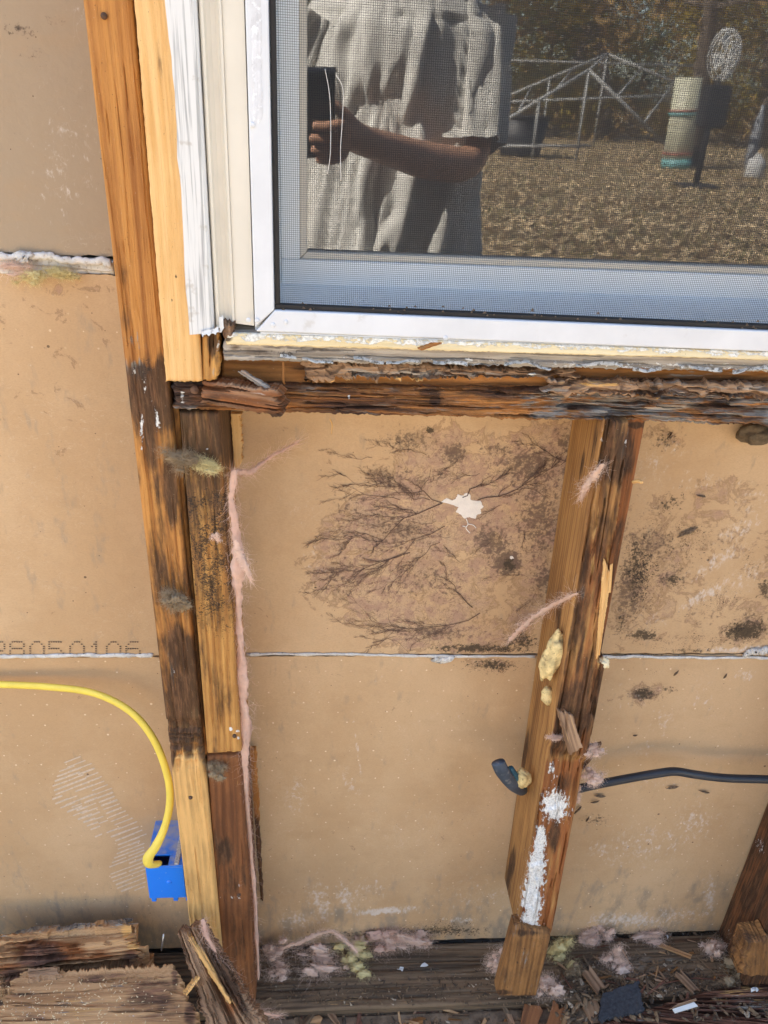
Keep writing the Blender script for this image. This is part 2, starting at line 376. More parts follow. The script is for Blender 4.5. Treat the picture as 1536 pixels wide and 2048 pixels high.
CREAM = plain('cream_paint', (.68, .625, .525), .5, .05, 9, .05, 200, ((.45, .38, .28), .66, .4))
ALU = plain('white_aluminium', (.64, .65, .665), .40, .06, 14, .03, 200, ((.44, .41, .37), .60, .45), .5)
def whitewash():
    b = NB('weathered_white_paint'); o = b.obj()
    s = b.noise(b.vmul(o, (420, 420, 9)), 1, 4, .6)
    c = b.mix(b.ss(s, .50, .66), (.67, .66, .635), (.37, .365, .355))
    c = b.mix(b.math('MULTIPLY', b.ss(b.noise(o, 60, 4), .62, .7), .4), c, (.35, .28, .2))
    return b.pbr(c, .6, b.bump(s, .35, .0006))
WHITEWASH = whitewash()
RUBBER = plain('black_gasket', (.018, .016, .015), .7, .2, 60)
MESHM = plain('screen_fibre', (.06, .061, .068), .75, .1, 40)
def glass_mat():
    b = NB('window_glass')
    fr = b.n('ShaderNodeFresnel', {'IOR': 2.5}).outputs[0]
    t = b.n('ShaderNodeBsdfTransparent', {'Color': (.80, .84, .82)}).outputs[0]
    gl = b.n('ShaderNodeBsdfGlossy', {'Color': (1, 1, 1), 'Roughness': 0.02}).outputs[0]
    mx = b.n('ShaderNodeMixShader', {0: fr, 1: t, 2: gl}); b.t.links.new(mx.outputs[0], b.out.inputs[0]); return b.m
GLASS = glass_mat()
PINK = fluff('pink_insulation', (.92, .66, .53)); PALE = fluff('pale_insulation', (.98, .76, .62)); YEL = fluff('yellow_insulation', (.90, .78, .42)); GREYI = fluff('dirty_insulation', (.40, .30, .19), .12)
FOAM = plain('spray_foam', (.66, .50, .23), .85, .30, 90, .9, 420, ((.22, .14, .06), .54, .7))
CABLE_Y = plain('yellow_cable_jacket', (.86, .66, .10), .38, .06, 30, 0, 300, ((.32, .20, .05), .70, .6))
CABLE_K = plain('black_cable_jacket', (.030, .032, .038), .42, .2, 30, .05, 300, ((.22, .17, .12), .66, .6))
CABLE_B = plain('grey_blue_cable', (.05, .065, .09), .5, .25, 50, .1, 300, ((.25, .23, .20), .55, .7))
def bluebox_mat():
    b = NB('blue_plastic'); o = b.obj()
    n = b.n('ShaderNodeNewGeometry').outputs['Normal']; up = b.n('ShaderNodeSeparateXYZ', {0: n}).outputs[2]
    dust = b.math('MULTIPLY', b.ss(up, .5, .9), b.ss(b.noise(o, 45, 5, .6), .34, .62))
    c = b.mix(b.math('MULTIPLY', dust, .75), (.004, .190, .80), (.40, .39, .39))
    c = b.mix(b.math('MULTIPLY', b.ss(b.noise(o, 260, 3), .68, .73), .4), c, (.6, .6, .6))
    return b.pbr(c, .42)
BLUE = bluebox_mat()
STEEL = plain('steel', (.45, .45, .46), .4, .1, 90, 0, 300, None, .5, .8)
INK = plain('black_ink', (.05, .035, .03), .8, .1, 100)
CHALK = plain('pale_dust', (.62, .485, .355), .9, .14, 260)
CRUMB = plain('crumbs', (.16, .11, .07), .9, .5, 500)
SHING = plain('asphalt_shingle', (.035, .036, .042), .95, .3, 260, .9, 900, ((.30, .27, .23), .62, .6))
CONC = plain('foundation_dirt', (.15, .10, .062), .95, .4, 60, .8, 400, ((.05, .04, .03), .55, .6))
PAINTCHIP = plain('paint_chip', (.60, .60, .58), .5, .05, 60)

# ================================================================== THE SETTING
GZ = 0.0
def ground_mat():
    b = NB('dry_yard_ground'); o = b.obj()
    n1 = b.noise(o, 1.1, 5, .6); n2 = b.noise(o, 14, 6, .7); n3 = b.noise(o, 3.2, 5, .65)
    c = b.mix(b.ss(n2, .38, .62), (.16, .105, .055), (.56, .42, .25))
    c = b.mix(b.math('MULTIPLY', b.ss(n1, .45, .65), .5), c, (.20, .19, .08)); c = b.mix(b.math('MULTIPLY', b.ss(n3, .52, .62), .6), c, (.09, .07, .035))
    yv = b.n('ShaderNodeSeparateXYZ', {0: o}).outputs[1]
    bounce_strip = b.ss(b.math('ADD', yv, b.math('MULTIPLY', n1, 2.)), -4.6, -3.4)
    c = b.mix(bounce_strip, c, b.mix(b.ss(n2, .3, .7), (.50, .39, .26), (.64, .52, .36)))  # pale unseen ground by the house, added to bounce sunlight onto the wall
    return b.pbr(c, .95, b.bump(n2, .8, .05))
g = mesh_obj('ground', [(-150, -220, GZ), (150, -220, GZ), (150, 60, GZ), (-150, 60, GZ)], [(0, 1, 2, 3)], ground_mat()); tag(g, kind='structure')

# house body outside the frame: upper wall, wall to either side, roof with eave, room behind the glass
SIDING = plain('painted_siding', (.62, .58, .50), .7, .06, 4); ROOM = plain('room_paint', (.34, .31, .27), .9, .05, 3); ROOFM = plain('roof_shingle', (.06, .055, .05), .95, .3, 30)
house = empty('house', (-2, 0.1, 0)); tag(house, 'house whose outer wall is opened up below and beside the window', 'house')
boxm('wall', (-7, 0.0, .1), (-0.75, .11, 2.45), SIDING, house)
boxm('wall', (1.75, 0.0, .1), (6, .11, 2.45), SIDING, house)
boxm('wall', (-0.748, 0.0, 2.15), (1.748, .11, 2.448), SIDING, house)
mesh_obj('roof', [(-7.4, -.06, 2.46), (6.4, -.06, 2.46), (6.4, 4, 3.6), (-7.4, 4, 3.6), (-7.4, -.06, 2.58), (6.4, -.06, 2.58), (6.4, 4, 3.75), (-7.4, 4, 3.75)],
         [(0, 1, 2, 3), (7, 6, 5, 4), (0, 4, 5, 1), (1, 5, 6, 2), (2, 6, 7, 3), (3, 7, 4, 0)], ROOFM, house)
room = empty('room_interior', (.5, 2, .1)); tag(room, kind='structure')
for nm, lo, hi in (('room_wall', (-2.6, 3.4, .1), (3.1, 3.5, 2.45)), ('room_wall', (-2.7, .112, .1), (-2.6, 3.4, 2.45)), ('room_wall', (3.1, .112, .1), (3.2, 3.4, 2.45)),
                   ('room_ceiling', (-2.7, .112, 2.452), (3.2, 3.5, 2.456)), ('room_floor', (-2.7, .112, .02), (3.2, 3.5, .098))):
    boxm(nm, lo, hi, ROOM, room)

# ------------------------------------------------------------------ gypsum board
YD = .089
seam_z = P(700, 1311, YD).z; top_z = P(120, 548, YD).z; bot_z = P(750, 1884, YD).z
sill_z = P(800, 790, .05).z
def sheet(name, x0, x1, z0, z1, res, y, masks, label, thick=.0125, wob=.0008, hole=None):
    nu = int((x1-x0)/res); nv = int((z1-z0)/res)
    if isinstance(res, tuple): pass
    xs = np.linspace(x0, x1, nu+1); zs = np.linspace(z1, z0, nv+1)
    X, Z = np.meshgrid(xs, zs)
    zr = Z.copy(); zr[-1] += .0016*(fbm(xs*90, xs*0, 4)-.5)*2; zr[0] += .0016*(fbm(xs*110+4, xs*0+3, 4)-.5)*2
    Yv = y + wob*(fbm(X*6, Z*6, 3)-.5)*2
    Vv = np.stack([X, Yv, zr], -1).reshape(-1, 3)
    Fc = grid_faces(nu, nv)
    n0 = len(Vv); b0 = [(x0, y+thick, z1), (x1, y+thick, z1), (x1, y+thick, z0), (x0, y+thick, z0)]
    V2 = np.concatenate([Vv, b0]); idx = np.arange(n0).reshape(nv+1, nu+1)
    extra = [(n0, n0+1, n0+2, n0+3), tuple([n0+1, n0] + list(idx[0, :])), tuple([n0+3, n0+2] + list(idx[-1, ::-1])), tuple([n0, n0+3] + list(idx[::-1, 0])), tuple([n0+2, n0+1] + list(idx[:, -1]))]
    px, py = proj(V2); at = {k: f(px, py) for k, f in masks.items()}
    o = mesh_obj(name, V2, [tuple(f) for f in Fc] + extra, DRY, None, True, at)
    fix_normals(o); o.data.set_sharp_from_angle(angle=math.radians(40))
    return tag(o, label, 'drywall')
BLOOM = [(640, 1040), (720, 960), (830, 880), (900, 840), (1000, 845), (1160, 830), (1180, 960), (1130, 1120), (1100, 1230), (1080, 1320), (900, 1316), (760, 1300), (735, 1262), (680, 1225), (610, 1190), (596, 1140)]
def tide_mid(px, py):
    d = inpoly(px, py, BLOOM); a = sstep(-45, 60, d)*.84
    holes = blobs((850, 1235, 34, 20, .5), (830, 1190, 22, 16, .5), (950, 900, 40, 22, .5), (700, 1105, 60, 9, .45), (1000, 1190, 70, 90, .45), (1080, 1280, 60, 40, .4), (1000, 860, 30, 16, .4), (930, 1100, 40, 40, .3))(px, py)
    r = blobs((1330, 1120, 120, 170, .50), (1450, 1020, 110, 70, .48), (1500, 1250, 90, 70, .52), (1260, 1200, 60, 100, .5), (1330, 870, 60, 30, .45), (1560, 1100, 90, 60, .5))(px, py)
    return np.maximum(a-holes, r)
bloom_mid = lambda px, py: np.maximum(.26*sstep(-10, 50, inpoly(px, py, BLOOM)), bloom_mid0(px, py))
bloom_mid0 = blobs((1015, 1125, 34, 30, 1.15), (985, 1085, 60, 46, .78, 35), (905, 905, 34, 28, .85), (1060, 930, 100, 60, .74), (1080, 1040, 70, 120, .70), (820, 880, 70, 34, .66), (700, 1020, 70, 60, .46), (860, 1160, 110, 60, .54), (800, 1060, 120, 70, .58), (860, 1265, 120, 24, .66), (1090, 1160, 40, 50, .74), (680, 1150, 60, 60, .52), (780, 960, 90, 50, .54), (1140, 880, 50, 40, .7), (1000, 900, 60, 20, .6),
    (1300, 1090, 70, 60, .62), (1260, 1180, 44, 100, .72), (1500, 1250, 60, 40, .6), (1340, 1150, 60, 40, .55), (1440, 1080, 60, 40, .42), (1400, 1230, 60, 40, .42))
dirt_mid = blobs((960, 1296, 110, 10, .9), (1040, 1280, 46, 22, .75), (860, 860, 8, 8, 1.1), (1490, 1262, 48, 24, 1.0, -12), (1285, 1270, 40, 16, .75), (1330, 880, 30, 26, .65), (1270, 1150, 20, 70, .62), (1335, 1010, 60, 24, .52, -30), (1345, 1160, 26, 16, .7), (1270, 1110, 16, 40, .6), (1530, 1180, 20, 30, .7), (1018, 1128, 14, 14, 1.0), (1240, 1250, 14, 40, .6), (1390, 1300, 60, 8, .6))
mold_mid = blobs((1285, 1150, 70, 150, 1.0), (1370, 1080, 120, 90, .88), (1440, 1200, 100, 70, .82), (1500, 1130, 70, 90, .74), (1400, 1280, 120, 30, .85), (700, 1080, 120, 110, .62), (860, 960, 200, 80, .62), (800, 880, 110, 60, .72), (960, 960, 160, 100, .62), (740, 990, 110, 80, .62), (640, 1180, 60, 50, .7), (1000, 1230, 90, 60, .66), (1000, 1300, 120, 16, 1.0), (1090, 1285, 40, 30, .95), (1330, 1090, 120, 140, .66), (1270, 1200, 40, 90, .85), (1480, 1260, 50, 30, .9), (1330, 1290, 100, 30, .8), (1400, 1000, 90, 50, .6), (860, 1120, 160, 110, .55))
white_mid = blobs((1300, 930, 70, 40, .40), (1400, 960, 120, 40, .36), (1500, 1000, 60, 60, .42), (1440, 1120, 90, 20, .62, -32), (1480, 1060, 60, 20, .58, -30), (1410, 1190, 80, 16, .66, -30), (1500, 1150, 70, 30, .5, -30), (1460, 1300, 70, 8, .8), (1340, 900, 50, 30, .35), (1530, 1300, 40, 12, .9), (630, 1120, 40, 70, .38), (610, 1010, 50, 60, .28), (1310, 1240, 40, 20, .45), (930, 1010, 3, 3, .2))
zero = lambda px, py: np.zeros_like(px)
one = lambda v: (lambda px, py: np.full_like(px, v))
dry_mid = sheet('drywall_sheet', -0.158, .95, seam_z+.0015, sill_z, .00135, YD,
                dict(grey_tone=one(.12), tide=tide_mid, bloom=bloom_mid, dirt=dirt_mid, mold=mold_mid, white=white_mid, perf=zero), 'brown paper gypsum board behind the studs below the window, covered in branching mould')
dry_left = sheet('drywall_sheet', -0.70, -0.160, seam_z+.0015, top_z, .003, YD,
                dict(grey_tone=one(.2), tide=blobs((150, 580, 120, 14, .45), (60, 700, 200, 200, .2)), bloom=blobs((120, 590, 80, 8, .3)), dirt=zero, mold=blobs((180, 680, 100, 120, .35)), white=blobs((60, 1000, 60, 60, .25), (40, 730, 60, 4, .4)), perf=blobs((110, 640, 200, 70, 1.))), 'plain brown gypsum board left of the orange stud, printed code along its lower edge')
def white_low(px, py):
    sm = blobs((640, 1800, 30, 60, .62, -20), (690, 1795, 22, 50, .66, -25), (770, 1822, 75, 9, .95, -4), (600, 1840, 60, 26, .55), (920, 1840, 50, 10, .6), (1300, 1690, 150, 60, .46, -10), (1390, 1640, 60, 50, .5), (1420, 1790, 20, 60, .6), (1260, 1840, 110, 18, .72), (1350, 1830, 80, 24, .55), (1330, 1440, 46, 34, .46, -30), (1400, 1400, 60, 50, .36), (1250, 1400, 60, 40, .32), (1200, 1700, 40, 30, .5), (960, 1790, 120, 60, .36), (715, 1500, 4, 90, .6, -8), (590, 1590, 26, 50, .46), (700, 1570, 16, 40, .55, -30), (820, 1650, 140, 90, .22), (1320, 1560, 140, 30, .3), (1290, 1500, 30, 20, .45), (1490, 1350, 40, 14, .5), (740, 1780, 60, 40, .44), (900, 1440, 80, 40, .26), (760, 1360, 40, 20, .3))(px, py)
    return sm
dry_low = sheet('drywall_sheet', -0.70, .95, bot_z, seam_z-.0015, .0021, YD+.0008,
                dict(grey_tone=lambda px, py: .12+.40*sstep(1680, 1880, py), tide=blobs((1290, 1385, 46, 24, .70, -8), (980, 1325, 60, 14, .6)), bloom=blobs((1285, 1387, 36, 18, .85, -6), (1000, 1335, 40, 16, .5)),  # grey-brown tone increases towards the bottom edge of this sheet
                     dirt=blobs((1285, 1388, 26, 14, .85), (985, 1330, 60, 12, .75), (880, 1862, 110, 14, .72), (800, 1868, 200, 8, .65), (1340, 1378, 20, 8, .6), (1300, 1310, 120, 6, .5), (1190, 1640, 36, 14, .45), (1300, 1865, 140, 6, .6)),
                     mold=blobs((1285, 1388, 60, 30, .8), (990, 1332, 80, 26, .9), (900, 1845, 130, 24, .85), (1200, 1630, 60, 50, .55), (860, 1470, 60, 40, .4), (1300, 1480, 120, 40, .38), (1300, 1340, 140, 20, .7), (1200, 1700, 50, 20, .5)),
                     white=white_low, perf=one(1.)), 'lower brown gypsum board with rows of pin holes, down to the bottom plate')
dry_top = sheet('drywall_sheet', -0.70, -0.16, P(120, 508, YD).z, 2.14, .004, YD-.003,
                dict(grey_tone=one(1.15), tide=zero, bloom=blobs((40, 60, 40, 16, .7), (110, 40, 30, 14, .5), (60, 110, 40, 14, .5), (40, 270, 60, 4, .6)), dirt=blobs((30, 60, 30, 10, .5)), mold=blobs((80, 150, 140, 160, .5), (60, 60, 60, 60, .62)), white=blobs((120, 330, 90, 190, .34), (170, 60, 40, 60, .3)), perf=zero),
                'greyish gypsum board above the cracked plaster joint, left of the orange stud')

# joint lines of plaster (parts of the boards)
def bead(name, pts, r, parent, seed=1., flat=.6, mat=None, amp=.5):
    path = []; rr = []
    n = max(8, len(pts)*14)
    for i in range(n+1):
        t = i/n*(len(pts)-1); j = min(int(t), len(pts)-2); p = Vector(pts[j]).lerp(Vector(pts[j+1]), t-j)
        q = float(fbm(np.array(i*.31+seed*10), np.array(seed), 3)); p = p + Vector((0, 0, r*(q-.5)*1.2)); path.append(p)
        rr.append(r*(.45+amp*1.6*float(fbm(np.array(i*.63+seed*3), np.array(seed+5.), 3))))
    return tube(name, path, rr, mat or PLASTER, parent, 7, flat, True, False)
bead('plaster_joint', [P(-60, 1311, YD-.001), P(100, 1312, YD-.001), P(250, 1311, YD-.001), P(305, 1312, YD-.001)], .0034, dry_left, 2.)
bead('plaster_joint', [P(492, 1308, YD-.001), P(700, 1309, YD-.001), P(880, 1312, YD-.001), P(1070, 1313, YD-.001)], .0020, dry_mid, 3., amp=.7)
bead('plaster_joint', [P(1190, 1313, YD-.001), P(1360, 1315, YD-.001), P(1560, 1316, YD-.001)], .0026, dry_mid, 4.)
bead('plaster_crumb', [P(868, 1318, YD-.002), P(885, 1321, YD-.002), P(905, 1317, YD-.002)], .0052, dry_mid, 5.)
bead('plaster_crumb', [P(1490, 1305, YD-.002), P(1515, 1303, YD-.002), P(1545, 1300, YD-.002)], .0060, dry_mid, 6.)
# cracked joint high up on the left: gypsum core edge, two plaster rolls, open gap
jt = board('plaster_joint', [P(-60, 505, YD-.004), P(226, 524, YD-.004), P(228, 552, YD-.002), P(-60, 550, YD-.002)], .010, 90, 14, PLASTER, dry_top, rag=(0, .002, 0, 0), disp=lambda px, py, a, l, s: .003*(fbm(a*200, l*60+s, 4)-.5)-.004*sstep(524, 530, py-px*.08)*(1-sstep(534, 546, py-px*.08)))
bead('plaster_joint', [P(-60, 508, YD-.007), P(60, 513, YD-.007), P(140, 519, YD-.007), P(222, 523, YD-.007)], .0050, dry_top, 8., .7, amp=.3)
bead('plaster_crumb', [P(36, 512, YD-.009), P(60, 516, YD-.009)], .0055, dry_top, 9.)

# torn paper showing white gypsum in the middle of the mould
def patch(name, poly, y, mat, parent, th=.0006):
    c = sum((Vector(P(x, z, y)) for x, z in poly), Vector())/len(poly)
    out = []
    for i in range(len(poly)):
        a = Vector(P(*poly[i], y)); b2 = Vector(P(*poly[(i+1) % len(poly)], y))
        for s in range(4):
            p = a.lerp(b2, s/4); r_ = rnd.uniform(-.0006, .0006); out.append(p + (p-c).normalized()*r_)
    n = len(out); V = [tuple(p) for p in out] + [(p.x, p.y+th+.0012, p.z) for p in out]
    return mesh_obj(name, V, [tuple(range(n))[::-1]] + [(i, (i+1) % n, n+(i+1) % n, n+i) for i in range(n)], mat, parent)
patch('torn_patch', [(882, 1004), (893, 996), (904, 1001), (912, 997), (915, 989), (925, 992), (933, 985), (941, 990), (941, 999), (951, 1002), (962, 1002), (964, 1009), (967, 1014), (961, 1019), (963, 1027), (954, 1029), (951, 1038), (939, 1034), (929, 1037), (921, 1029), (911, 1024), (917, 1015), (908, 1011), (897, 1007)], YD-.0009, GYPSUM, dry_mid)
patch('torn_patch', [(1020, 1114), (1026, 1112), (1028, 1117), (1022, 1119)], YD-.0009, GYPSUM, dry_mid)
for i, pl in enumerate(([(932, 1037), (936, 1048), (932, 1056), (940, 1066)], [(936, 1048), (946, 1050), (952, 1056)], [(925, 1052), (933, 1054)])):
    tube('torn_thread', [P(x, z, YD-.001) for x, z in pl], .0006, GYPSUM, dry_mid, 5)

# branching mould strands, laid on the paper
def dendrite(root, tip, r0, depth, out, bend=0.):
    pts = [root]; n = 9; d = (tip-root)
    per = Vector((-d.z, 0, d.x)); ph = rnd.uniform(0, 6)
    for i in range(1, n+1):
        t = i/n; pts.append(root + d*t + per*(bend*math.sin(math.pi*t) + (.035*math.sin(7*t+ph)+.03*rnd.gauss(0, 1))*rnd.uniform(.3, 1)))
    out.append((pts, r0))
    if depth <= 0: return
    for i in range(2, n+1):
        for _ in range(2 if depth > 1 else 1):
            if rnd.random() < .66:
                a = rnd.uniform(.15, .62)*rnd.choice((-1, 1)); L = d.length*rnd.uniform(.18, .42)*(1.15-.55*i/n)
                dd = d.normalized(); v = Vector((dd.x*math.cos(a)-dd.z*math.sin(a), 0, dd.x*math.sin(a)+dd.z*math.cos(a)))*L
                dendrite(pts[i], pts[i]+v, r0*.55, depth-1, out, rnd.uniform(-.15, .15))
def strands(name, specs, parent):
    V = []; Fc = []
    for (a, b_, r0, dep, bend) in specs:
        out = []; dendrite(P(*a, YD-.0012), P(*b_, YD-.0012), r0, dep, out, bend)
        for pts, r in out:
            n0 = len(V)
            for i, p in enumerate(pts):
                t = (pts[min(i+1, len(pts)-1)]-pts[max(i-1, 0)]).normalized(); s = Vector((-t.z, 0, t.x)); w_ = r*(1-.75*i/(len(pts)-1))
                V += [tuple(p+s*w_), (p.x, p.y-w_*.8, p.z), tuple(p-s*w_)]
            for i in range(len(pts)-1):
                k = n0+i*3; Fc += [(k, k+1, k+4, k+3), (k+1, k+2, k+5, k+4)]
    o = mesh_obj(name, V, Fc, BRANCH, parent, True); return tag(o, kind='stuff')
strands('mould_branches', [((885, 1006), (650, 1082), .000605, 3, .06), ((885, 1006), (690, 960), .000440, 3, -.05), ((890, 1052), (640, 1180), .000440, 3, .03), ((820, 1105), (655, 1150), .000495, 3, .02), ((955, 1000), (1120, 925), .000660, 3, -.08),
                           ((925, 995), (1010, 952), .000605, 2, .05), ((960, 1226), (740, 1275), .000550, 3, .05), ((945, 1215), (892, 1130), .000550, 2, .1), ((1140, 925), (1040, 880), .000440, 2, .0), ((860, 1000), (740, 950), .000330, 3, .1),
                           ((1000, 1070), (945, 1100), .000275, 2, .1), ((880, 1085), (760, 1180), .000330, 3, 0), ((820, 1260), (700, 1200), .000275, 3, .1), ((745, 1285), (820, 1302), .000385, 1, .2), ((820, 1302), (890, 1265), .000330, 1, .2), ((1048, 1060), (1042, 1100), .000385, 1, .05), ((800, 1000), (670, 1000), .000330, 3, -.1), ((1000, 1010), (960, 1035), .000330, 2, 0)] + [((x_, y_), (x_+dx_, y_+dy_), .00022, 3, rnd.uniform(-.15, .15)) for x_, y_, dx_, dy_ in [(rnd.uniform(720, 1110), rnd.uniform(890, 1270), rnd.uniform(-100, -30), rnd.uniform(-30, 55)) for _ in range(13)]], dry_mid)
tag(dry_mid.children[-1], 'dark brown root-like mould strands fanning over the paper')
# dark blisters and crumbs stuck to the boards (individual flecks, each small)
for (x, z, L, an) in ((1375, 1065, 46, -32), (1402, 992, 22, 15), (1408, 1555+28, 28, 18), (1155, 1620, 26, -60), (1190, 1603, 20, -20), (1345, 1575, 26, -12), (1175, 1638, 16, -70), (1270, 1470, 10, -10), (1340, 870, 16, -60), (1200, 1592, 26, 5), (1450, 1352, 14, -70), (1352, 1346, 16, -60)):
    c = P(x, z, YD-.002); s_ = (P(x+1, z, YD)-P(x, z, YD)).length; L *= s_; a = math.radians(-an); d = Vector((math.cos(a), 0, math.sin(a)))*L/2; q = Vector((-d.z, 0, d.x)).normalized()*L*.10
    V = [c-d, c-d*.3+q*rnd.uniform(.4, 1.6), c+d*.6+q*rnd.uniform(.2, 1.5), c+d, c+d*rnd.uniform(.1, .6)-q*rnd.uniform(.3, 1.5), c-d*.5-q*rnd.uniform(.2, 1.4)]; n = 6
    V2 = [tuple(v) for v in V] + [(v.x*.5+c.x*.5, v.y-.0022, v.z*.5+c.z*.5) for v in V]
    fl = mesh_obj('wood_fleck', V2, [tuple(range(6))] + [tuple(range(11, 5, -1))] + [(i, 6+i, 6+(i+1) % 6, (i+1) % 6) for i in range(6)], CRUMB, dry_low if z > 1315 else dry_mid)
    fix_normals(fl)

# printed code on the paper, dot matrix (lower part cut off by the joint)
GL = {'2': ["1111110", "0000001", "0000001", "0000001", "1111110"], '8': ["0111110", "1000001", "1000001", "0111110", "1000001", "1000001"], 'O': ["0011100", "0100010", "1000001", "1000001", "1000001", "1000001"], '5': ["1111110", "1000000", "1000000", "1111100", "0000010", "0000001"], '1': ["0010", "0110", "1010", "0010", "0010", "0010"], '6': ["0011110", "0100000", "1000000", "1111110", "1000001", "1000001"]}
V = []; Fc = []
def ch(g_, x0, x1, yt):
    rows = GL[g_]; nc = len(rows[0])
    for j, rw in enumerate(rows):
        for i, q in enumerate(rw):
            if q == '1':
                c = P(x0+(x1-x0)*(i+.5)/nc, yt+j*4.5, YD-.0012); n0 = len(V)
                for k in range(6): V.append((c.x+.0013*math.cos(k*1.0472), c.y, c.z+.00075*math.sin(k*1.0472)))
                Fc.append(tuple(range(n0+5, n0-1, -1)))
for g_, a, b_ in (('2', -18, 11), ('8', 18, 50), ('O', 58, 90), ('5', 96, 129), ('O', 138, 170), ('1', 182, 198), ('O', 211, 243), ('6', 250, 282)): ch(g_, a, b_, 1284)
mesh_obj('printed_code', V, Fc, INK, dry_left)
# dusty shoe print on the lower board
V = []; Fc = []
ysh = lambda x, z: YD+.0008+.0008*(float(fbm(np.array(x*6), np.array(z*6), 3))-.5)*2-.0002
eo = [0]
def stripe(x0, y0, x1, y1, th):
    n0 = len(V); nrm = 1.0
    for (x, y) in ((x0, y0-th/2), (x1, y1-th/2), (x1+2, y1), (x1, y1+th/2), (x0, y0+th/2), (x0-2, y0)): q = P(x, y, YD); V.append((q.x, ysh(q.x, q.z)-eo[0], q.z))
    Fc.append(tuple(range(n0, n0+6)))
def band(L):
    L = np.array(L, float); n = len(L); eo[0] += .00012
    y = L[0, 0]
    while y < L[-1, 0]:
        xl = np.interp(y, L[:, 0], L[:, 1]); xr = np.interp(y, L[:, 0], L[:, 2])
        k_ = 1+int((xr-xl)/40) if xr-xl > 3 else 0
        if k_:
            for q in range(k_):
                if rnd.random() < .90: a_, c_ = q/k_+rnd.uniform(0, .06), (q+1)/k_-rnd.uniform(-.04, .08); stripe(xl+(xr-xl)*a_, y+(xr-xl)*(.20-.38*a_)+rnd.uniform(-.5, .5), xl+(xr-xl)*c_, y+(xr-xl)*(.20-.38*c_)+rnd.uniform(-.5, .5), rnd.uniform(2.4, 4.4))
        y += 7.6
band([(1538, 118, 150), (1560, 104, 168), (1580, 112, 182), (1600, 132, 190), (1620, 160, 194), (1634, 184, 202), (1646, 200, 216), (1660, 214, 244), (1680, 236, 276), (1700, 232, 288), (1720, 218, 290), (1745, 222, 290), (1770, 236, 290), (1782, 250, 290)])
band([(1588, 100, 112), (1606, 112, 140), (1622, 140, 172), (1640, 165, 190), (1660, 185, 202), (1676, 192, 204)])
band([(1520, 128, 160), (1535, 140, 182), (1548, 168, 194), (1562, 184, 206)])
band([(1560, 172, 200), (1580, 188, 222), (1600, 198, 232), (1620, 212, 242), (1640, 224, 262), (1660, 244, 280), (1680, 268, 296)])
mesh_obj('shoe_print', V, Fc, CHALK, dry_low)

# ================================================================== TIMBER FRAME
def crackdisp(px, py, ac, al, s): return -.0012*sstep(.60, .66, fbm(ac*260+s, al*9, 3)) + .0008*(fbm(ac*120, al*14+s, 4)-.5)
ZT = 2.148
kTL, kBL = P(157, -60), P(387, 1925); kTR, kBR = P(259, -60), P(446, 1925)
def king_disp(px, py, ac, al, s):
    d = crackdisp(px, py, ac, al, s)
    rot = sstep(1436, 1446, py)*(1-sstep(1512, 1545, py+18*(vn(px*.09, py*0)-.5)*2))
    d = d - rot*(.004+.005*fbm(ac*300, al*260, 4)) + rot*.004*sstep(.6, .62, vn(al*330, ac*6))
    d = d - .0025*sstep(.56, .64, fbm(ac*70+3, al*5+1, 3))*sstep(1120, 1200, py)*(1-sstep(1420, 1440, py))
    return d
king = board('king_stud', [rise(kTL, kBL, ZT), rise(kTR, kBR, ZT), kBR, kBL], .088, 60, 900, W_STUD, edge=.004, disp=king_disp, masks=dict(
    dark=lambda px, py: np.maximum(np.maximum(np.maximum(np.maximum(sstep(680, 760, py+70*(fbm(px*.05, py*.012, 4)-.5))*(1-sstep(800, 1000, py))*.88, .46*sstep(860, 960, py)), .80*sstep(1230, 1290, py)), blobs((300, 850, 30, 130, .85), (275, 960, 14, 60, .7), (340, 930, 22, 60, .6), (345, 1000, 14, 90, .85), (330, 1120, 20, 40, .2), (355, 1290, 26, 60, .95), (365, 1380, 34, 80, 1.0), (350, 1440, 60, 20, 1.0), (345, 1480, 60, 38, 1.1), (330, 1330, 20, 80, .7), (385, 1235, 10, 40, .5), (215, 250, 9, 60, .24), (240, 520, 30, 60, .30), (250, 640, 36, 40, .46), (290, 1020, 8, 60, .5))(px, py)), 0)*(1-sstep(1500, 1540, py+16*(vn(px*.11, py*0+2)-.5)*2)),
    fresh=lambda px, py: sstep(1500, 1525, py+(px-350)*.35)*.92 + blobs((390, 1430, 10, 16, .8), (365, 1452, 22, 5, .8), (300, 760, 7, 30, .5), (265, 735, 14, 20, .3))(px, py),
    white=blobs((315, 840, 7, 34, .64, -8), (284, 855, 6, 40, .60), (268, 742, 12, 10, .55), (290, 775, 10, 18, .4), (350, 1335, 6, 24, .3), (262, 685, 14, 8, .3)),
    grey=blobs((275, 740, 40, 22, .75), (265, 680, 16, 20, .6), (285, 690, 10, 14, .55), (345, 1330, 26, 50, .45), (260, 580, 30, 14, .3)),
    mold=blobs((260, 580, 30, 40, .5), (290, 740, 50, 40, .9), (350, 900, 40, 100, .6), (350, 1350, 40, 90, .7), (262, 680, 30, 30, .8))))
tag(king, 'orange stained full-height wall stud, rotted black half way and pale at its foot', 'stud')
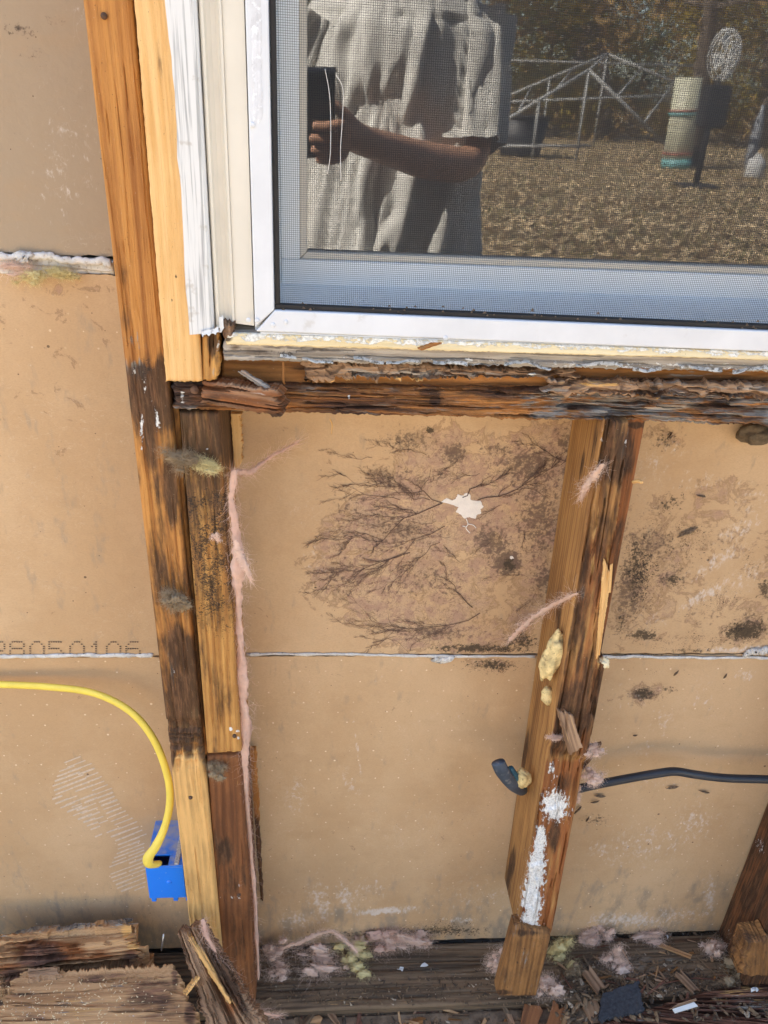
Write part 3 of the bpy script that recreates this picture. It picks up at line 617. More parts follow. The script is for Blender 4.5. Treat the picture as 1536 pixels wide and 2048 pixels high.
# strip wedged between the two studs
sp = board('spacer_strip', [P(340, 815, .012), P(357, 815, .012), P(414, 1512, .012), P(405, 1512, .012)], .06, 6, 160, W_STUD, edge=.001, masks=dict(dark=one(.55), mold=one(.5)))
tag(sp, 'thin dark strip of wood wedged between the orange stud and the shorter stud', 'wood strip')
jack = board('jack_stud', [P(358, 826), P(438, 826), P(483, 1506), P(414, 1509)], .086, 48, 420, W_JACK, rag=(0, .0006, 0, 0), edge=.004, disp=crackdisp, masks=dict(
    dark=lambda px, py: np.maximum(np.maximum((1-sstep(860, 1040, py))*.86, np.maximum(.50*(1-sstep(1100, 1350, py)), .30)), blobs((375, 1000, 16, 130, .75), (395, 1120, 26, 130, .55), (400, 900, 60, 40, .7), (430, 1080, 50, 60, .40), (420, 1130, 50, 60, .40), (400, 1300, 20, 60, .36), (390, 1240, 18, 40, .5), (470, 1330, 10, 30, .5), (420, 1480, 40, 20, .3))(px, py)),
    mold=lambda px, py: (.55*sstep(930, 1000, py)*(1-sstep(1180, 1400, py)))+.36+.15*blobs((420, 1150, 60, 80, 1.))(px, py),
    white=blobs((437, 1076, 7, 10, .62), (414, 898, 5, 3, .62), (462, 1458, 4, 4, .9), (474, 1462, 5, 3, .85), (476, 1476, 3, 4, .8)), fresh=blobs((440, 1400, 30, 70, .30), (430, 1050, 20, 40, .25))))
tag(jack, 'short yellowish stud speckled with mould, cut off square half way down', 'stud')
jack2 = board('jack_stud', [P(413, 1514, .007), P(484, 1512, .007), P(511, 2005, .007), P(448, 2005, .007)], .080, 40, 300, W_JACK2, edge=.003, disp=crackdisp, masks=dict(
    dark=blobs((450, 1700, 30, 40, .75), (470, 1760, 40, 50, .55), (430, 1690, 12, 60, .6), (490, 1650, 10, 120, .45), (480, 1900, 40, 120, .48)), white=blobs((470, 1795, 14, 10, .42), (480, 1770, 6, 12, .4)), mold=one(.35), fresh=blobs((450, 1590, 40, 60, .22))))
tag(jack2, 'dark reddish-brown lower stud piece under the cut yellowish stud', 'stud')
# a thin split lath behind the stud edge
lath = board('split_lath', [P(499, 1500, .072), P(511, 1500, .072), P(526, 1800, .072), P(521, 1800, .072)], .008, 5, 80, W_STUD, rag=(.004, .01, .001, .002), edge=.0005, masks=dict(dark=lambda px, py: sstep(1610, 1660, py)*.9))
tag(lath, 'thin split lath hanging between the brown stud and the gypsum board', 'wood strip')
lath2 = board('split_lath', [P(461, 828, .07), P(482, 828, .07), P(484, 925, .07), P(470, 940, .07)], .008, 6, 40, W_PINE, rag=(.0, .006, .001, .003), edge=.0005)
tag(lath2, 'orange splintered lath behind the top of the short stud', 'wood strip')

# rough sill, two layers, crumbling to the right
def sill_disp(px, py, ac, al, s):
    rot = np.maximum(sstep(880, 1040, px), .5)
    lay = np.floor((fbm(ac*160+1, al*14, 3))*9)/9
    d = rot*(.011*(lay-.55) + .005*(fbm(ac*500, al*60, 4)-.5) - .006*sstep(.60, .66, fbm(ac*330+9, al*22, 3)))
    d = d - (1-rot)*.0016*sstep(.58, .66, fbm(ac*240, al*9+2, 3)) + (1-rot)*.003*(fbm(ac*60, al*12, 3)-.5)
    d = d - .010*blobs((1165, 812, 70, 12, 1.), (1290, 800, 18, 14, .8))(px, py)
    return d
sill = board('rough_sill', [P(345, 768), P(2350, 799), P(2350, 873.9), P(345, 821)], .086, 1150, 60, W_SILL, rag=(.001, .0022, .003, 0), edge=.004, disp=sill_disp, masks=dict(
    dark=lambda px, py: np.maximum(.42, np.maximum(blobs((380, 790, 60, 40, .95), (700, 812, 110, 14, .78), (640, 790, 60, 14, .5), (860, 785, 34, 20, .75), (870, 800, 14, 20, .95), (1000, 790, 90, 24, .62), (1160, 815, 60, 10, .85), (1300, 770, 60, 16, .7), (1430, 800, 60, 26, .45), (960, 830, 60, 6, .5), (560, 780, 60, 10, .4))(px, py), .30*sstep(1250, 1350, px))),
    mold=blobs((870, 796, 30, 24, 1.0), (900, 815, 60, 20, .6), (1000, 825, 80, 10, .6), (690, 795, 60, 12, .6), (1300, 805, 60, 22, .9), (380, 790, 60, 30, .7)),
    fresh=blobs((1190, 778, 130, 14, .62), (1090, 790, 70, 9, .55), (1230, 802, 90, 9, .55), (1350, 815, 120, 9, .55), (1320, 775, 80, 8, .5), (1480, 830, 80, 6, .5)),
    grey=lambda px, py: .30+sstep(1010, 1130, px)*.28 + blobs((360, 790, 40, 30, .5))(px, py), white=blobs((1190, 772, 90, 8, .46), (1130, 790, 50, 8, .4), (365, 795, 6, 16, .62), (698, 795, 3, 6, .9))))
tag(sill, 'horizontal rough sill timber under the window, crumbling with rot towards its right', 'sill timber')
# root of dark mould on the sill
sub = board('sub_sill', [P(444, 700, .010), P(2350, 755, .010), P(2350, 796.8, .010), P(444, 768, .010)], .07, 900, 30, W_SUB, rag=(0, .0012, 0, 0), edge=.002, disp=lambda px, py, a, l, s: .004*(fbm(a*150, l*20, 4)-.5)*(.4+sstep(700, 1300, px)), masks=dict(
    dark=blobs((1350, 760, 200, 10, .65), (640, 735, 160, 9, .62), (520, 768, 80, 8, .7), (1000, 765, 100, 10, .6)), mold=one(.4), grey=lambda px, py: .3*sstep(1250, 1400, px), fresh=blobs((1220, 748, 90, 8, .3))))
tag(sub, 'narrow orange-brown board between the window sill and the rough sill', 'sill board')
def bark_disp(px, py, ac, al, s):
    return .009*(np.floor(fbm(ac*110+2, al*22, 3)*7)/7-.45) + .004*(fbm(ac*420, al*70, 4)-.5) - .007*sstep(.60, .645, fbm(ac*210+5, al*36, 3)) - .004*sstep(.62, .66, vn(al*90, ac*50))
strip = board('rotted_strip', [P(603, 724, -.004), P(1150, 742, -.002), P(1150, 755, -.002), P(618, 762, -.004)], .012, 420, 40, W_ROT, rag=(.0025, .004, .006, .012), edge=.003, disp=bark_disp, masks=dict(
    grey=blobs((760, 745, 130, 16, .55), (900, 745, 120, 14, .55), (640, 738, 40, 12, .35), (1040, 752, 90, 6, .5)), dark=blobs((860, 738, 120, 6, .5), (660, 752, 50, 5, .5), (1000, 740, 100, 5, .55)), fresh=blobs((700, 762, 60, 5, .5), (830, 760, 120, 5, .42), (1040, 762, 60, 4, .5)), white=blobs((1062, 748, 10, 3, .9))))
tag(strip, 'cracked grey-brown strip of rotted wood clinging under the sill edge', 'rotten wood')
strip2 = board('rotted_strip', [P(1100, 760, -.006), P(2350, 788, -.006), P(2350, 805.6, -.006), P(1090, 790, -.006)], .010, 420, 30, W_ROT, rag=(.003, .005, .01, .0), edge=.003, disp=bark_disp, masks=dict(grey=one(.36), fresh=blobs((1190, 770, 90, 8, .6), (1330, 800, 90, 8, .5)), dark=blobs((1300, 785, 40, 14, .7), (1450, 790, 60, 14, .5))))
tag(strip2, 'flaking pale and brown rotted layer on the right end of the rough sill', 'rotten wood')
# broken chunk and stick at the left end of the sill
chunk = board('broken_chunk', [P(404, 765, -.018), P(556, 783, -.030), P(560, 838, -.030), P(398, 808, -.018)], .022, 120, 44, W_ROT, rag=(.002, .003, .003, .008), edge=.004, disp=lambda px, py, a, l, s: -.008*sstep(.55, .60, fbm(a*300+1, l*10, 3))+.004*(fbm(a*160, l*18, 3)-.5), masks=dict(
    red=one(.55), dark=blobs((470, 800, 120, 50, .35), (420, 800, 30, 20, .65), (520, 832, 60, 8, .8), (470, 770, 60, 6, .6), (540, 825, 20, 10, .5)), fresh=blobs((480, 796, 70, 10, .22)), grey=blobs((520, 790, 60, 12, .25))))
tag(chunk, 'broken splintered chunk of brown wood jutting out at the left end of the rough sill', 'broken wood')
stick = board('broken_stick', [P(472, 742, -.012), P(484, 738, -.012), P(560, 786, -.024), P(548, 794, -.024)], .008, 10, 70, W_ROT, rag=(.002, .002, .001, .001), edge=.002, masks=dict(grey=one(.5), dark=one(.3)))
tag(stick, 'thin dark stick leaning on the broken chunk below the window corner', 'stick')
splin = tube('splinter', [P(566, 716, -.004), P(567, 735, -.007), P(566, 758, -.006), P(569, 768, -.004)], [.0012, .0010, .0014, .0008], W_SUB, None, 6)
tag(splin, 'thin upright splinter crossing the gap under the window sill near its left end', 'splinter')
nail = tube('nail', [P(389, 780, -.014), P(389, 780, .03)], .0036, STEEL, None, 12, smoothpath=False); nail.data.materials[0] = plain('rusty_nail', (.13, .065, .035), .8, .3, 300)
tag(nail, 'rusty round nail head in the end of the rough sill', 'nail')

RUST = plain('rusty_steel', (.10, .055, .032), .7, .3, 300)
for lab, x_, y_, yy in (('small rusty nail head high on the orange stud beside the casing', 208, 32, -.0015), ('rusty nail head low on the pale foot of the orange stud', 381, 1595, -.0015), ('rusty nail head on the short yellowish stud near its cut end', 469, 1472, -.0015), ('rusty nail head half way down the dark brown stud piece', 478, 1790, .0055)):
    nh = tube('nail', [P(x_, y_, yy), P(x_, y_, yy+.03)], .0024, RUST, None, 12, smoothpath=False); tag(nh, lab, 'nail')
# middle cripple stud with split layers
def crip_disp(px, py, ac, al, s):
    xs = np.interp(py, [838, 1000, 1150, 1320], [1256, 1240, 1216, 1192])
    cut = sstep(-2, 2, px-xs-3*(vn(py*.15, py*0)-.5))*(1-sstep(1318, 1322, py))
    d = -.011*cut
    xl = np.interp(py, [838, 1320, 1470], [1222, 1140, 1112]); d = d - .006*(1-sstep(-2, 3, px-xl))*(1-sstep(1400, 1480, py))
    up = (1-sstep(1480, 1500, py-(px-1100)*.4)); d = d + .006*up*(1-cut)
    d = d + (1-cut)*(.004*(fbm(ac*170, al*14, 4)-.5) - .003*sstep(.60, .65, fbm(ac*240, al*10+3, 3)))
    d = d + .003*sstep(.48, .56, fbm(px*.05, py*.03, 3))*blobs((1110, 1615, 30, 46, 1.), (1068, 1760, 26, 95, 1.))(px, py)
    return d
crip = board('cripple_stud', [P(1206, 838), P(1303, 838), P(1104, 1866), P(1034, 1866)], .087, 64, 700, W_OAK, edge=.003, disp=crip_disp, k=8, masks=dict(
    dark=lambda px, py: np.where(py < 1900, 1, 0)*np.maximum(np.maximum(.66*(1-sstep(940, 1010, py))*sstep(0, 6, px-np.interp(py, [838, 1320], [1208, 1127]))*(1-sstep(-4, 2, px-np.interp(py, [838, 1000, 1150, 1320], [1256, 1240, 1216, 1192]))), (.58+.10*sstep(1330, 1420, py))*sstep(980, 1060, py)*(1-sstep(1500, 1540, py))*sstep(0, 6, px-np.interp(py, [838, 1500], [1208, 1096]))), blobs((1215, 900, 7, 60, .8, 9), (1245, 900, 22, 60, .95), (1240, 860, 30, 20, .7), (1210, 970, 10, 90, .45), (1230, 1080, 10, 80, .62), (1195, 1040, 8, 100, .0), (1150, 1200, 14, 60, .5), (1160, 1400, 30, 50, .55), (1140, 1500, 40, 40, .62), (1130, 1560, 30, 40, .55), (1110, 1680, 16, 40, .85), (1180, 1450, 12, 60, .5), (1105, 1520, 20, 30, .5), (1275, 850, 26, 8, 1.1), (1202, 1290, 6, 20, .8), (1020, 1740, 8, 60, .95, 10), (1008, 1820, 9, 60, .9, 12), (1052, 1500, 7, 50, .85, 10), (1165, 920, 5, 40, .9, 8), (1190, 880, 6, 60, .7, 8), (1118, 1230, 12, 70, .62))(px, py)),
    red=lambda px, py: np.maximum(sstep(-3, 3, px-np.interp(py, [838, 1000, 1150, 1320], [1256, 1240, 1216, 1192]))*(1-sstep(1316, 1322, py))*.75, np.maximum(.62*sstep(1500, 1530, py)*sstep(-2, 4, px-np.interp(py, [1500, 1866], [1094, 1034])), .5*sstep(1000, 1100, py)*(1-sstep(1500, 1530, py))*sstep(0, 6, px-np.interp(py, [838, 1500], [1208, 1096])))),
    fresh=blobs((1188, 1060, 8, 60, .62, 10), (1186, 1130, 10, 40, .5), (1215, 1110, 5, 50, .55, 8), (1212, 1190, 6, 60, .7, 10), (1200, 1260, 6, 60, .85, 9), (1196, 1310, 6, 30, .7), (1230, 960, 8, 26, .4), (1180, 1350, 30, 60, .25)),
    white=blobs((1112, 1612, 28, 36, 1.0), (1096, 1605, 18, 30, .7), (1104, 1540, 14, 30, .52), (1080, 1685, 14, 44, 1.0, 6), (1072, 1745, 20, 56, 1.1, 6), (1064, 1800, 22, 50, 1.1), (1058, 1845, 26, 26, .9), (1250, 880, 8, 20, .45), (1205, 870, 4, 40, .4)),
    grey=blobs((1245, 905, 20, 60, .42), (1165, 1185, 16, 26, .42), (1210, 1000, 10, 60, .3), (1195, 1235, 10, 26, .35)),
    mold=blobs((1250, 880, 30, 50, .7), (1230, 1050, 30, 100, .5), (1200, 1180, 20, 40, .6), (1150, 1250, 60, 100, .45), (1180, 1400, 40, 60, .55))))
tag(crip, 'leaning short stud in the middle with split, rotten face and white fungus low down', 'stud')
slv = board('splinter', [P(1221, 1130, -.012), P(1226, 1128, -.012), P(1222, 1186, -.016), P(1217, 1187, -.016)], .002, 3, 20, W_PINE, edge=.0004, rag=(.001, .001, 0, 0)); tag(slv, 'bright yellow splinter standing off the middle stud', 'splinter')
slv2 = board('splinter', [P(1208, 1120, -.008), P(1222, 1150, -.008), P(1200, 1312, -.008), P(1192, 1318, -.008)], .006, 8, 90, W_PINE, edge=.001, rag=(.004, .003, .001, .001), disp=lambda px, py, a, l, s: .003*(fbm(a*600, l*20, 3)-.5)); tag(slv2, 'long fresh yellow splinter along the right edge of the middle stud', 'splinter')
chip = board('loose_chip', [P(1116, 1424, -.014), P(1146, 1432, -.014), P(1166, 1494, -.026), P(1140, 1512, -.026)], .006, 26, 50, W_ROT, rag=(.005, .002, .001, .001), edge=.001, masks=dict(fresh=one(.25)), disp=lambda px, py, a, l, s: -.004*blobs((1134, 1450, 2.5, 22, 1.))(px, py)); tag(chip, 'loose brown chip of wood hanging off the middle stud', 'wood chip')
chip2 = board('loose_chip', [P(1160, 1500, .012), P(1205, 1490, .012), P(1162, 1548, .03), P(1152, 1546, .03)], .005, 20, 26, W_ROT, rag=(.002, .001, .001, .001), edge=.001, masks=dict(dark=one(.45))); tag(chip2, 'dark pointed chip of wood sticking out right of the middle stud', 'wood chip')
foot = board('stud_foot', [P(1030, 1857, -.012), P(1103, 1872, -.012), P(1073, 1994, -.012), P(994, 1992, -.012)], .022, 44, 60, W_BLOCK, rag=(.002, .001, 0, 0), edge=.003, disp=lambda px, py, a, l, s: .002*(fbm(a*90, l*30, 3)-.5)-.006*(1-sstep(1862, 1876, py-(px-1030)*.1))*fbm(a*200, l*300, 3), masks=dict(dark=blobs((1060, 1866, 40, 8, .8), (1000, 1985, 30, 6, 1.0), (1060, 1992, 40, 4, .9), (1035, 1925, 3, 4, .9), (1090, 1900, 10, 40, .5), (1045, 1930, 60, 60, .46)), mold=one(.7), grey=one(.2)))
tag(foot, 'squared stub of brown timber at the foot of the middle stud', 'timber stub')
# stud at the right edge
rx = P(1442, 1847, YD).x
rst = board('wall_stud', [Vector((rx, 0.0, P(1500, 847).z)), Vector((rx+.04, 0, P(1500, 847).z)), Vector((rx+.04, 0, bot_z)), Vector((rx, 0, bot_z))], .087, 30, 240, W_JACK2, edge=.003, disp=crackdisp, k=8, masks=dict(dark=one(.62), mold=one(.5), white=blobs((1520, 1690, 10, 20, .5), (1460, 1870, 10, 10, .4))))
tag(rst, 'dark brown wall stud at the right edge of the picture', 'stud')
rft = board('timber_stub', [P(1492, 1885, -.008), P(1600, 1870, -.008), P(1600, 1960, -.008), P(1480, 1950, -.008)], .03, 40, 40, W_BLOCK, rag=(.004, .004, .004, 0), edge=.003, horiz=False, disp=lambda px, py, a, l, s: .004*(fbm(a*140, l*40, 4)-.5), masks=dict(dark=one(.42), mold=one(.4)))
tag(rft, 'reddish stub of rotten timber at the foot of the right-hand stud', 'timber stub')

boxm('wall', (.955, .012, P(780, 2012, 0).z+.012), (1.748, .11, P(1536, 700, -.01).z-.01), SIDING, house)
# bottom plate
pz = P(780, 2012, 0).z
pb = max(bot_z-.006, pz+.004)
plate = board('bottom_plate', [Vector((-.75, YD-.001, pb)), Vector((1.1, YD-.001, pb)), Vector((1.1, -.002, pz)), Vector((-.75, -.002, pz))], .038, 700, 60, W_PLATE, dvec=(0, 0, -.038), edge=.003, horiz=True, disp=lambda px, py, a, l, s: .002*(fbm(a*120, l*10, 4)-.5)-.002*sstep(.6, .66, fbm(a*260, l*7, 3)), masks=dict(
    dark=lambda px, py: np.maximum(blobs((700, 1885, 220, 14, .75), (1300, 1880, 200, 20, .5), (620, 1960, 70, 40, .4), (1200, 1940, 120, 60, .4))(px, py), .1), fresh=blobs((800, 1945, 200, 3, .32), (700, 2005, 200, 12, .30), (900, 1925, 100, 3, .3)), mold=one(.62), white=blobs((640, 1890, 60, 12, .35)), grey=blobs((1300, 1930, 200, 40, .5), (900, 1950, 200, 20, .3))))
tag(plate, 'dark weathered bottom plate lying under the studs along the floor', 'bottom plate')
ledge = board('foundation', [Vector((-1.6, -.0035, pz-.012)), Vector((1.8, -.0035, pz-.012)), Vector((1.8, -.16, pz-.045)), Vector((-1.6, -.16, pz-.045))], .09, 500, 60, CONC, dvec=(0, 0, -.085), edge=.004, disp=lambda px, py, a, l, s: .009*(fbm(a*70, l*70, 4)-.5))
tag(ledge, kind='structure')

# ================================================================== WINDOW
win = empty('window', (P(800, 660, -.01).x, -.01, P(800, 665, -.01).z)); tag(win, 'white framed window with insect screen and stripped casing above the open wall', 'window')
WZ1 = 2.10
xR = 1.42      # right side of the window, outside the frame
# raw pine casing board and its stained end
bTL, bBL = P(262, -60, -.018), P(331, 766, -.018); bTR, bBR = P(352, -60, -.018), P(404, 764, -.018)
board('casing_board', [rise(bTL, bBL, WZ1), rise(bTR, bBR, WZ1), bBR, bBL], .018, 50, 500, W_PINE, win, rag=(0, .0012, .0005, 0), edge=.003, masks=dict(
    dark=blobs((352, 552, 2.5, 3.5, 1.4), (344, 601, 3, 4, 1.1), (362, 755, 30, 6, .36), (345, 740, 20, 14, .28)), mold=blobs((350, 720, 40, 40, .45)), fresh=one(.22), grey=blobs((365, 762, 36, 5, .4))))
board('casing_end', [P(403, 664, -.016), P(440, 664, -.016), P(436, 762, -.016), P(404, 764, -.016)], .017, 36, 90, W_JACK, win, rag=(.001, .002, 0, .002), edge=.004, disp=lambda px, py, a, l, s: .004*(fbm(a*150, l*20, 3)-.5)-.003*sstep(.6, .66, fbm(a*300, l*12, 3)), masks=dict(
    dark=blobs((425, 690, 16, 34, .95), (434, 720, 8, 40, .7), (415, 670, 20, 8, .7)), white=blobs((401, 700, 4, 30, .9), (436, 690, 5, 16, .4), (420, 762, 12, 4, .5)), grey=blobs((430, 740, 14, 20, .45)), mold=one(.5)))
# painted casing: swept moulding profile
def sweep(name, prof, z0, z1, mat, nz=60, wave=0., ragb=0.):
    n = len(prof); V = []; zs = np.linspace(z0, z1, nz+1)
    for j, z in enumerate(zs):
        for i, (x, y) in enumerate(prof):
            dx = wave*(float(fbm(np.array(z*22.), np.array(3.), 4))-.5)*2 if i < 2 else 0
            zz = z + (ragb*(float(fbm(np.array(x*260.), np.array(1.), 3))-.5)*2 if j == 0 else 0)
            V.append((x+dx, y, zz))
    Fc = [(j*n+i, (j+1)*n+i, (j+1)*n+(i+1) % n, j*n+(i+1) % n) for j in range(nz) for i in range(n)]
    Fc += [tuple(range(n)), tuple(range(nz*n, nz*n+n))[::-1]]
    o = mesh_obj(name, V, Fc, mat, win); fix_normals(o); return o
X0 = lambda px: P(px, 0, -.016).x
zc = P(400, 664, -.02).z
sweep('painted_casing', [(X0(336), -.0182), (X0(337), -.0215), (X0(388), -.0225), (X0(394), -.0200), (X0(396), -.010), (X0(340), -.010)], zc, WZ1, WHITEWASH, 90, .0035, .004)
sweep('casing_moulding', [(X0(396.5), -.008), (X0(397), -.0165), (X0(401), -.0185), (X0(406), -.0185), (X0(410), -.0150), (X0(418), -.0125), (X0(428), -.0120), (X0(434), -.0135), (X0(437), -.0170), (X0(441), -.0180), (X0(443), -.0178), (X0(443), -.004), (X0(400), -.004)], zc+.004, WZ1, CREAM, 20, 0, .003)
sweep('casing_flat', [(X0(443.5), -.0165), (X0(488), -.0172), (X0(489.5), -.006), (X0(443.5), -.004)], zc+.006, WZ1, CREAM, 20, 0, .0015)
# insect screen: aluminium frame with mitred corner, gasket, woven mesh
xa, xb = P(490, 0, -.022).x, P(538, 0, -.022).x
za = P(530, 663, -.022).z; zb = P(548, 620, -.022).z
za2 = P(1536, 703, -.022).z; zb2 = P(1536, 661, -.022).z
scr = empty('insect_screen', (xa, -.022, za)); tag(scr, 'white framed insect screen of dark fine mesh over the window', 'insect screen')
def prism(name, poly, y0, y1, mat, parent, bevel=.0012):
    n = len(poly); V = [(x, y0, z) for x, z in poly] + [(x, y1, z) for x, z in poly]
    o = mesh_obj(name, V, [tuple(range(n)), tuple(range(2*n-1, n-1, -1))] + [(i, (i+1) % n, n+(i+1) % n, n+i) for i in range(n)], mat, parent)
    bm = bmesh.new(); bm.from_mesh(o.data); bmesh.ops.recalc_face_normals(bm, faces=bm.faces)
    if bevel: bmesh.ops.bevel(bm, geom=bm.edges[:], offset=bevel, segments=2, affect='EDGES', profile=.5)
    bm.to_mesh(o.data); bm.free(); return o
zt1, zt2 = WZ1-.05, WZ1
xr1, xr2 = xR-.05, xR
sl_ = (za2-za)/(P(1536, 703, -.022).x-P(530, 663, -.022).x)
zl = lambda x, z: z + sl_*(x-xa)
prism('frame_stile', [(xa, za+.003), (xb-.0004, zb), (xb-.0004, zt1), (xa, zt2)], -.0225, -.012, ALU, scr)
rail = prism('frame_rail', [(xa+.0006, za), (xr2, zl(xr2, za)), (xr1, zl(xr1, zb)), (xb, zb)], -.0230, -.012, ALU, scr)
prism('frame_rail', [(xa, zt2+.001), (xb, zt1), (xr1, zt1), (xr2, zt2+.001)], -.0230, -.012, ALU, scr)
prism('frame_stile', [(xr1, zl(xr1, zb)+.001), (xr2, zl(xr2, za)+.001), (xr2, zt2), (xr1, zt1)], -.0225, -.012, ALU, scr)
gw = .0042
prism('gasket', [(xb+.0002, zb+gw), (xb+gw, zb+gw), (xb+gw, zt1), (xb+.0002, zt1)], -.0195, -.013, RUBBER, scr, .0008)
prism('gasket', [(xb+.0002, zb+.0002), (xr1, zl(xr1, zb)), (xr1, zl(xr1, zb)+gw), (xb+.0002, zb+gw)], -.0195, -.013, RUBBER, scr, .0008)
prism('frame_lip', [(xa+.004, za-.006), (xr2, zl(xr2, za)-.006), (xr2, zl(xr2, za)-.0005), (xa+.004, za-.0005)], -.0205, -.012, ALU, scr, .001)
for (x, z) in ((514, 641), (572, 644), (546, 650), (497, 640), (891, 676), (505, 250)):
    c = P(x, z, -.0232); V = []; 
    bm = bmesh.new(); bmesh.ops.create_uvsphere(bm, u_segments=10, v_segments=6, radius=.0021)
    for v in bm.verts: v.co = Vector((v.co.x, v.co.y*.45, v.co.z)) + c - Vector(scr.location)
    me = bpy.data.meshes.new('rivet'); bm.to_mesh(me); bm.free(); me.materials.append(ALU); o = bpy.data.objects.new('rivet', me); COL.objects.link(o); o.parent = rail
board('label_residue', [P(500, -60, -.0229), P(522, -60, -.0229), P(524, 236, -.0229), P(506, 244, -.0229)], .0004, 10, 80, plain('label_glue', (.62, .62, .63), .85, .12, 60, .2, 400, ((.78, .79, .80), .50, .9)), scr, rag=(0, .004, .001, .001), edge=0)
V = []; Fc = []
def strand_box(a, b_, t):
    n0 = len(V); a = np.array(a); b_ = np.array(b_); d = b_-a; s = np.array([0, 0, 1.]) if abs(d[0]) > abs(d[2]) else np.array([1., 0, 0]); y = np.array([0, 1., 0])
    for p in (a, b_):
        for q, r_ in ((-1, -1), (1, -1), (1, 1), (-1, 1)): V.append(tuple(p+s*q*t/2+y*r_*t/2))
    for i in range(4): Fc.append((n0+i, n0+(i+1) % 4, n0+4+(i+1) % 4, n0+4+i))
pit = .00162; tw = .00021; ym = -.0165
x = xb+gw
while x < xr1: strand_box((x, ym, zl(x, zb)), (x+.0004, ym, zt1), tw); x += pit
z = zb+gw-.02
while z < zt1: strand_box((xb, ym-.0002, max(z, zb)), (xr1, ym-.0002, max(z+sl_*(xr1-xb), zl(xr1, zb))), tw); z += pit*.98
sm = mesh_obj('mesh', V, Fc, MESHM, scr); tag(sm, kind='stuff')
V = []; Fc = []
for i in range(46):
    px = rnd.uniform(560, 1560); c = P(px, np.interp(px, [550, 1536], [613, 652])+rnd.gauss(-2, 5), -.0205); n0 = len(V); q = rnd.uniform(.0006, .0018)
    V += [(c.x-q, c.y, c.z), (c.x+q, c.y, c.z), (c.x, c.y, c.z+q*1.2), (c.x, c.y-q, c.z+q*.3)]; Fc += [(n0, n0+1, n0+3), (n0+1, n0+2, n0+3), (n0+2, n0, n0+3)]
tag(mesh_obj('grit', V, Fc, CRUMB), 'dark grit lodged along the lower edge of the insect screen', 'grit', kind='stuff')
# sash behind the screen
xs1 = P(556, 500, -.01).x; xg = P(614, 480, YG-.004).x; xbd = P(600, 480, YG-.008).x
zs1 = P(600, 568, YG-.012).z; zg = P(616, 502, YG-.004).z; zbd = P(616, 518, YG-.008).z
zsl = P(560, 612, -.012).z
prism('frame_jamb', [(xs1-.02, zsl-.03), (xs1, zsl-.03), (xs1, WZ1), (xs1-.02, WZ1)], -.011, .088, VINYL, win)
o = mesh_obj('sloping_sill', [(xs1-.02, -.0115, zsl-.03), (xR, -.0115, zsl-.03), (xR, -.0115, zsl), (xs1-.02, -.0115, zsl), (xs1-.02, YG-.012, zs1-.03), (xR, YG-.012, zs1-.03), (xR, YG-.012, zs1), (xs1-.02, YG-.012, zs1)],
         [(0, 1, 2, 3), (4, 7, 6, 5), (3, 2, 6, 7), (0, 4, 5, 1), (0, 3, 7, 4), (1, 5, 6, 2)], VINYL, win); fix_normals(o)
sash = empty('sash', (0, 0, 0)); sash.parent = win; sash.location = Vector((xbd, YG, zs1)); 
sash.location = (0, 0, 0); bpy.data.objects.remove(sash)
prism('sash_rail', [(xs1, zs1-.04), (xR, zs1-.04), (xR, zbd), (xs1, zbd)], YG-.0121, YG+.028, VINYL, win, .0015)
prism('sash_stile', [(xs1, zbd), (xbd, zbd), (xbd, WZ1), (xs1, WZ1)], YG-.0119, YG+.028, VINYL, win, .0015)
prism('glazing_bead', [(xbd, zbd), (xR, zbd), (xR, zg), (xg, zg)], YG-.0085, YG+.024, CREAM, win, .001)
prism('glazing_bead', [(xbd, zbd+.0005), (xg, zg+.0005), (xg, WZ1), (xbd, WZ1)], YG-.0087, YG+.024, CREAM, win, .001)
mesh_obj('glass_pane', [(xg-.004, YG, zg-.004), (xR, YG, zg-.004), (xR, YG, WZ1), (xg-.004, YG, WZ1)], [(0, 1, 2, 3)], GLASS, win)
# right jamb and head, out of view
boxm('frame_jamb', (xR, -.011, zsl-.03), (xR+.32, .088, WZ1), VINYL, win)
boxm('frame_head', (xs1-.25, -.009, WZ1+.002), (xR+.32, .086, 2.149), VINYL, win)
# wood sill nose, yellowed strip, peeling paint
nose = board('sill_nose', [P(447, 668, -.020), P(2350, 730.9, -.020), P(2350, 761.3, -.014), P(447, 722, -.014)], .028, 900, 36, W_NOSE, win, rag=(0, .0022, .002, 0), edge=.002, disp=lambda px, py, a, l, s: .0035*(fbm(a*160, l*40, 4)-.5)-.003*sstep(.62, .66, fbm(a*400, l*14, 3)), masks=dict(
    dark=lambda px, py: blobs((520, 702, 60, 14, .62), (640, 700, 120, 8, .55), (470, 690, 20, 20, .6), (1400, 716, 120, 4, .5), (760, 706, 160, 6, .35))(px, py), mold=blobs((560, 706, 100, 16, .9), (700, 702, 120, 10, .7), (1380, 720, 100, 8, .6), (860, 708, 120, 8, .5)), white=lambda px, py: (.30*sstep(560, 900, px)+.08)*sstep(0, 12, py-np.interp(px, [447, 1536], [700, 722])), grey=lambda px, py: .35-.2*sstep(600, 900, px)))
board('sill_strip', [P(452, 664, -.0215), P(2350, 732.2, -.0215), P(2350, 744, -.0235), P(452, 689, -.0235)], .02, 500, 12, CREAM if False else wood('yellowed_strip', (.80, .67, .41), (.68, .52, .27), white=(.84, .80, .70)), win, rag=(0, .0006, .002, 0), edge=.0015, masks=dict(white=lambda px, py: .60*(1-sstep(-1, 5, py-np.interp(px, [452, 700, 1000, 1536], [676, 684, 693, 710])+6*(fbm(px*.03, py*0, 3)-.5)*2)), dark=blobs((455, 676, 10, 12, .8), (880, 690, 30, 2, .3)), mold=one(.3)))
V = []; Fc = []; n = 260
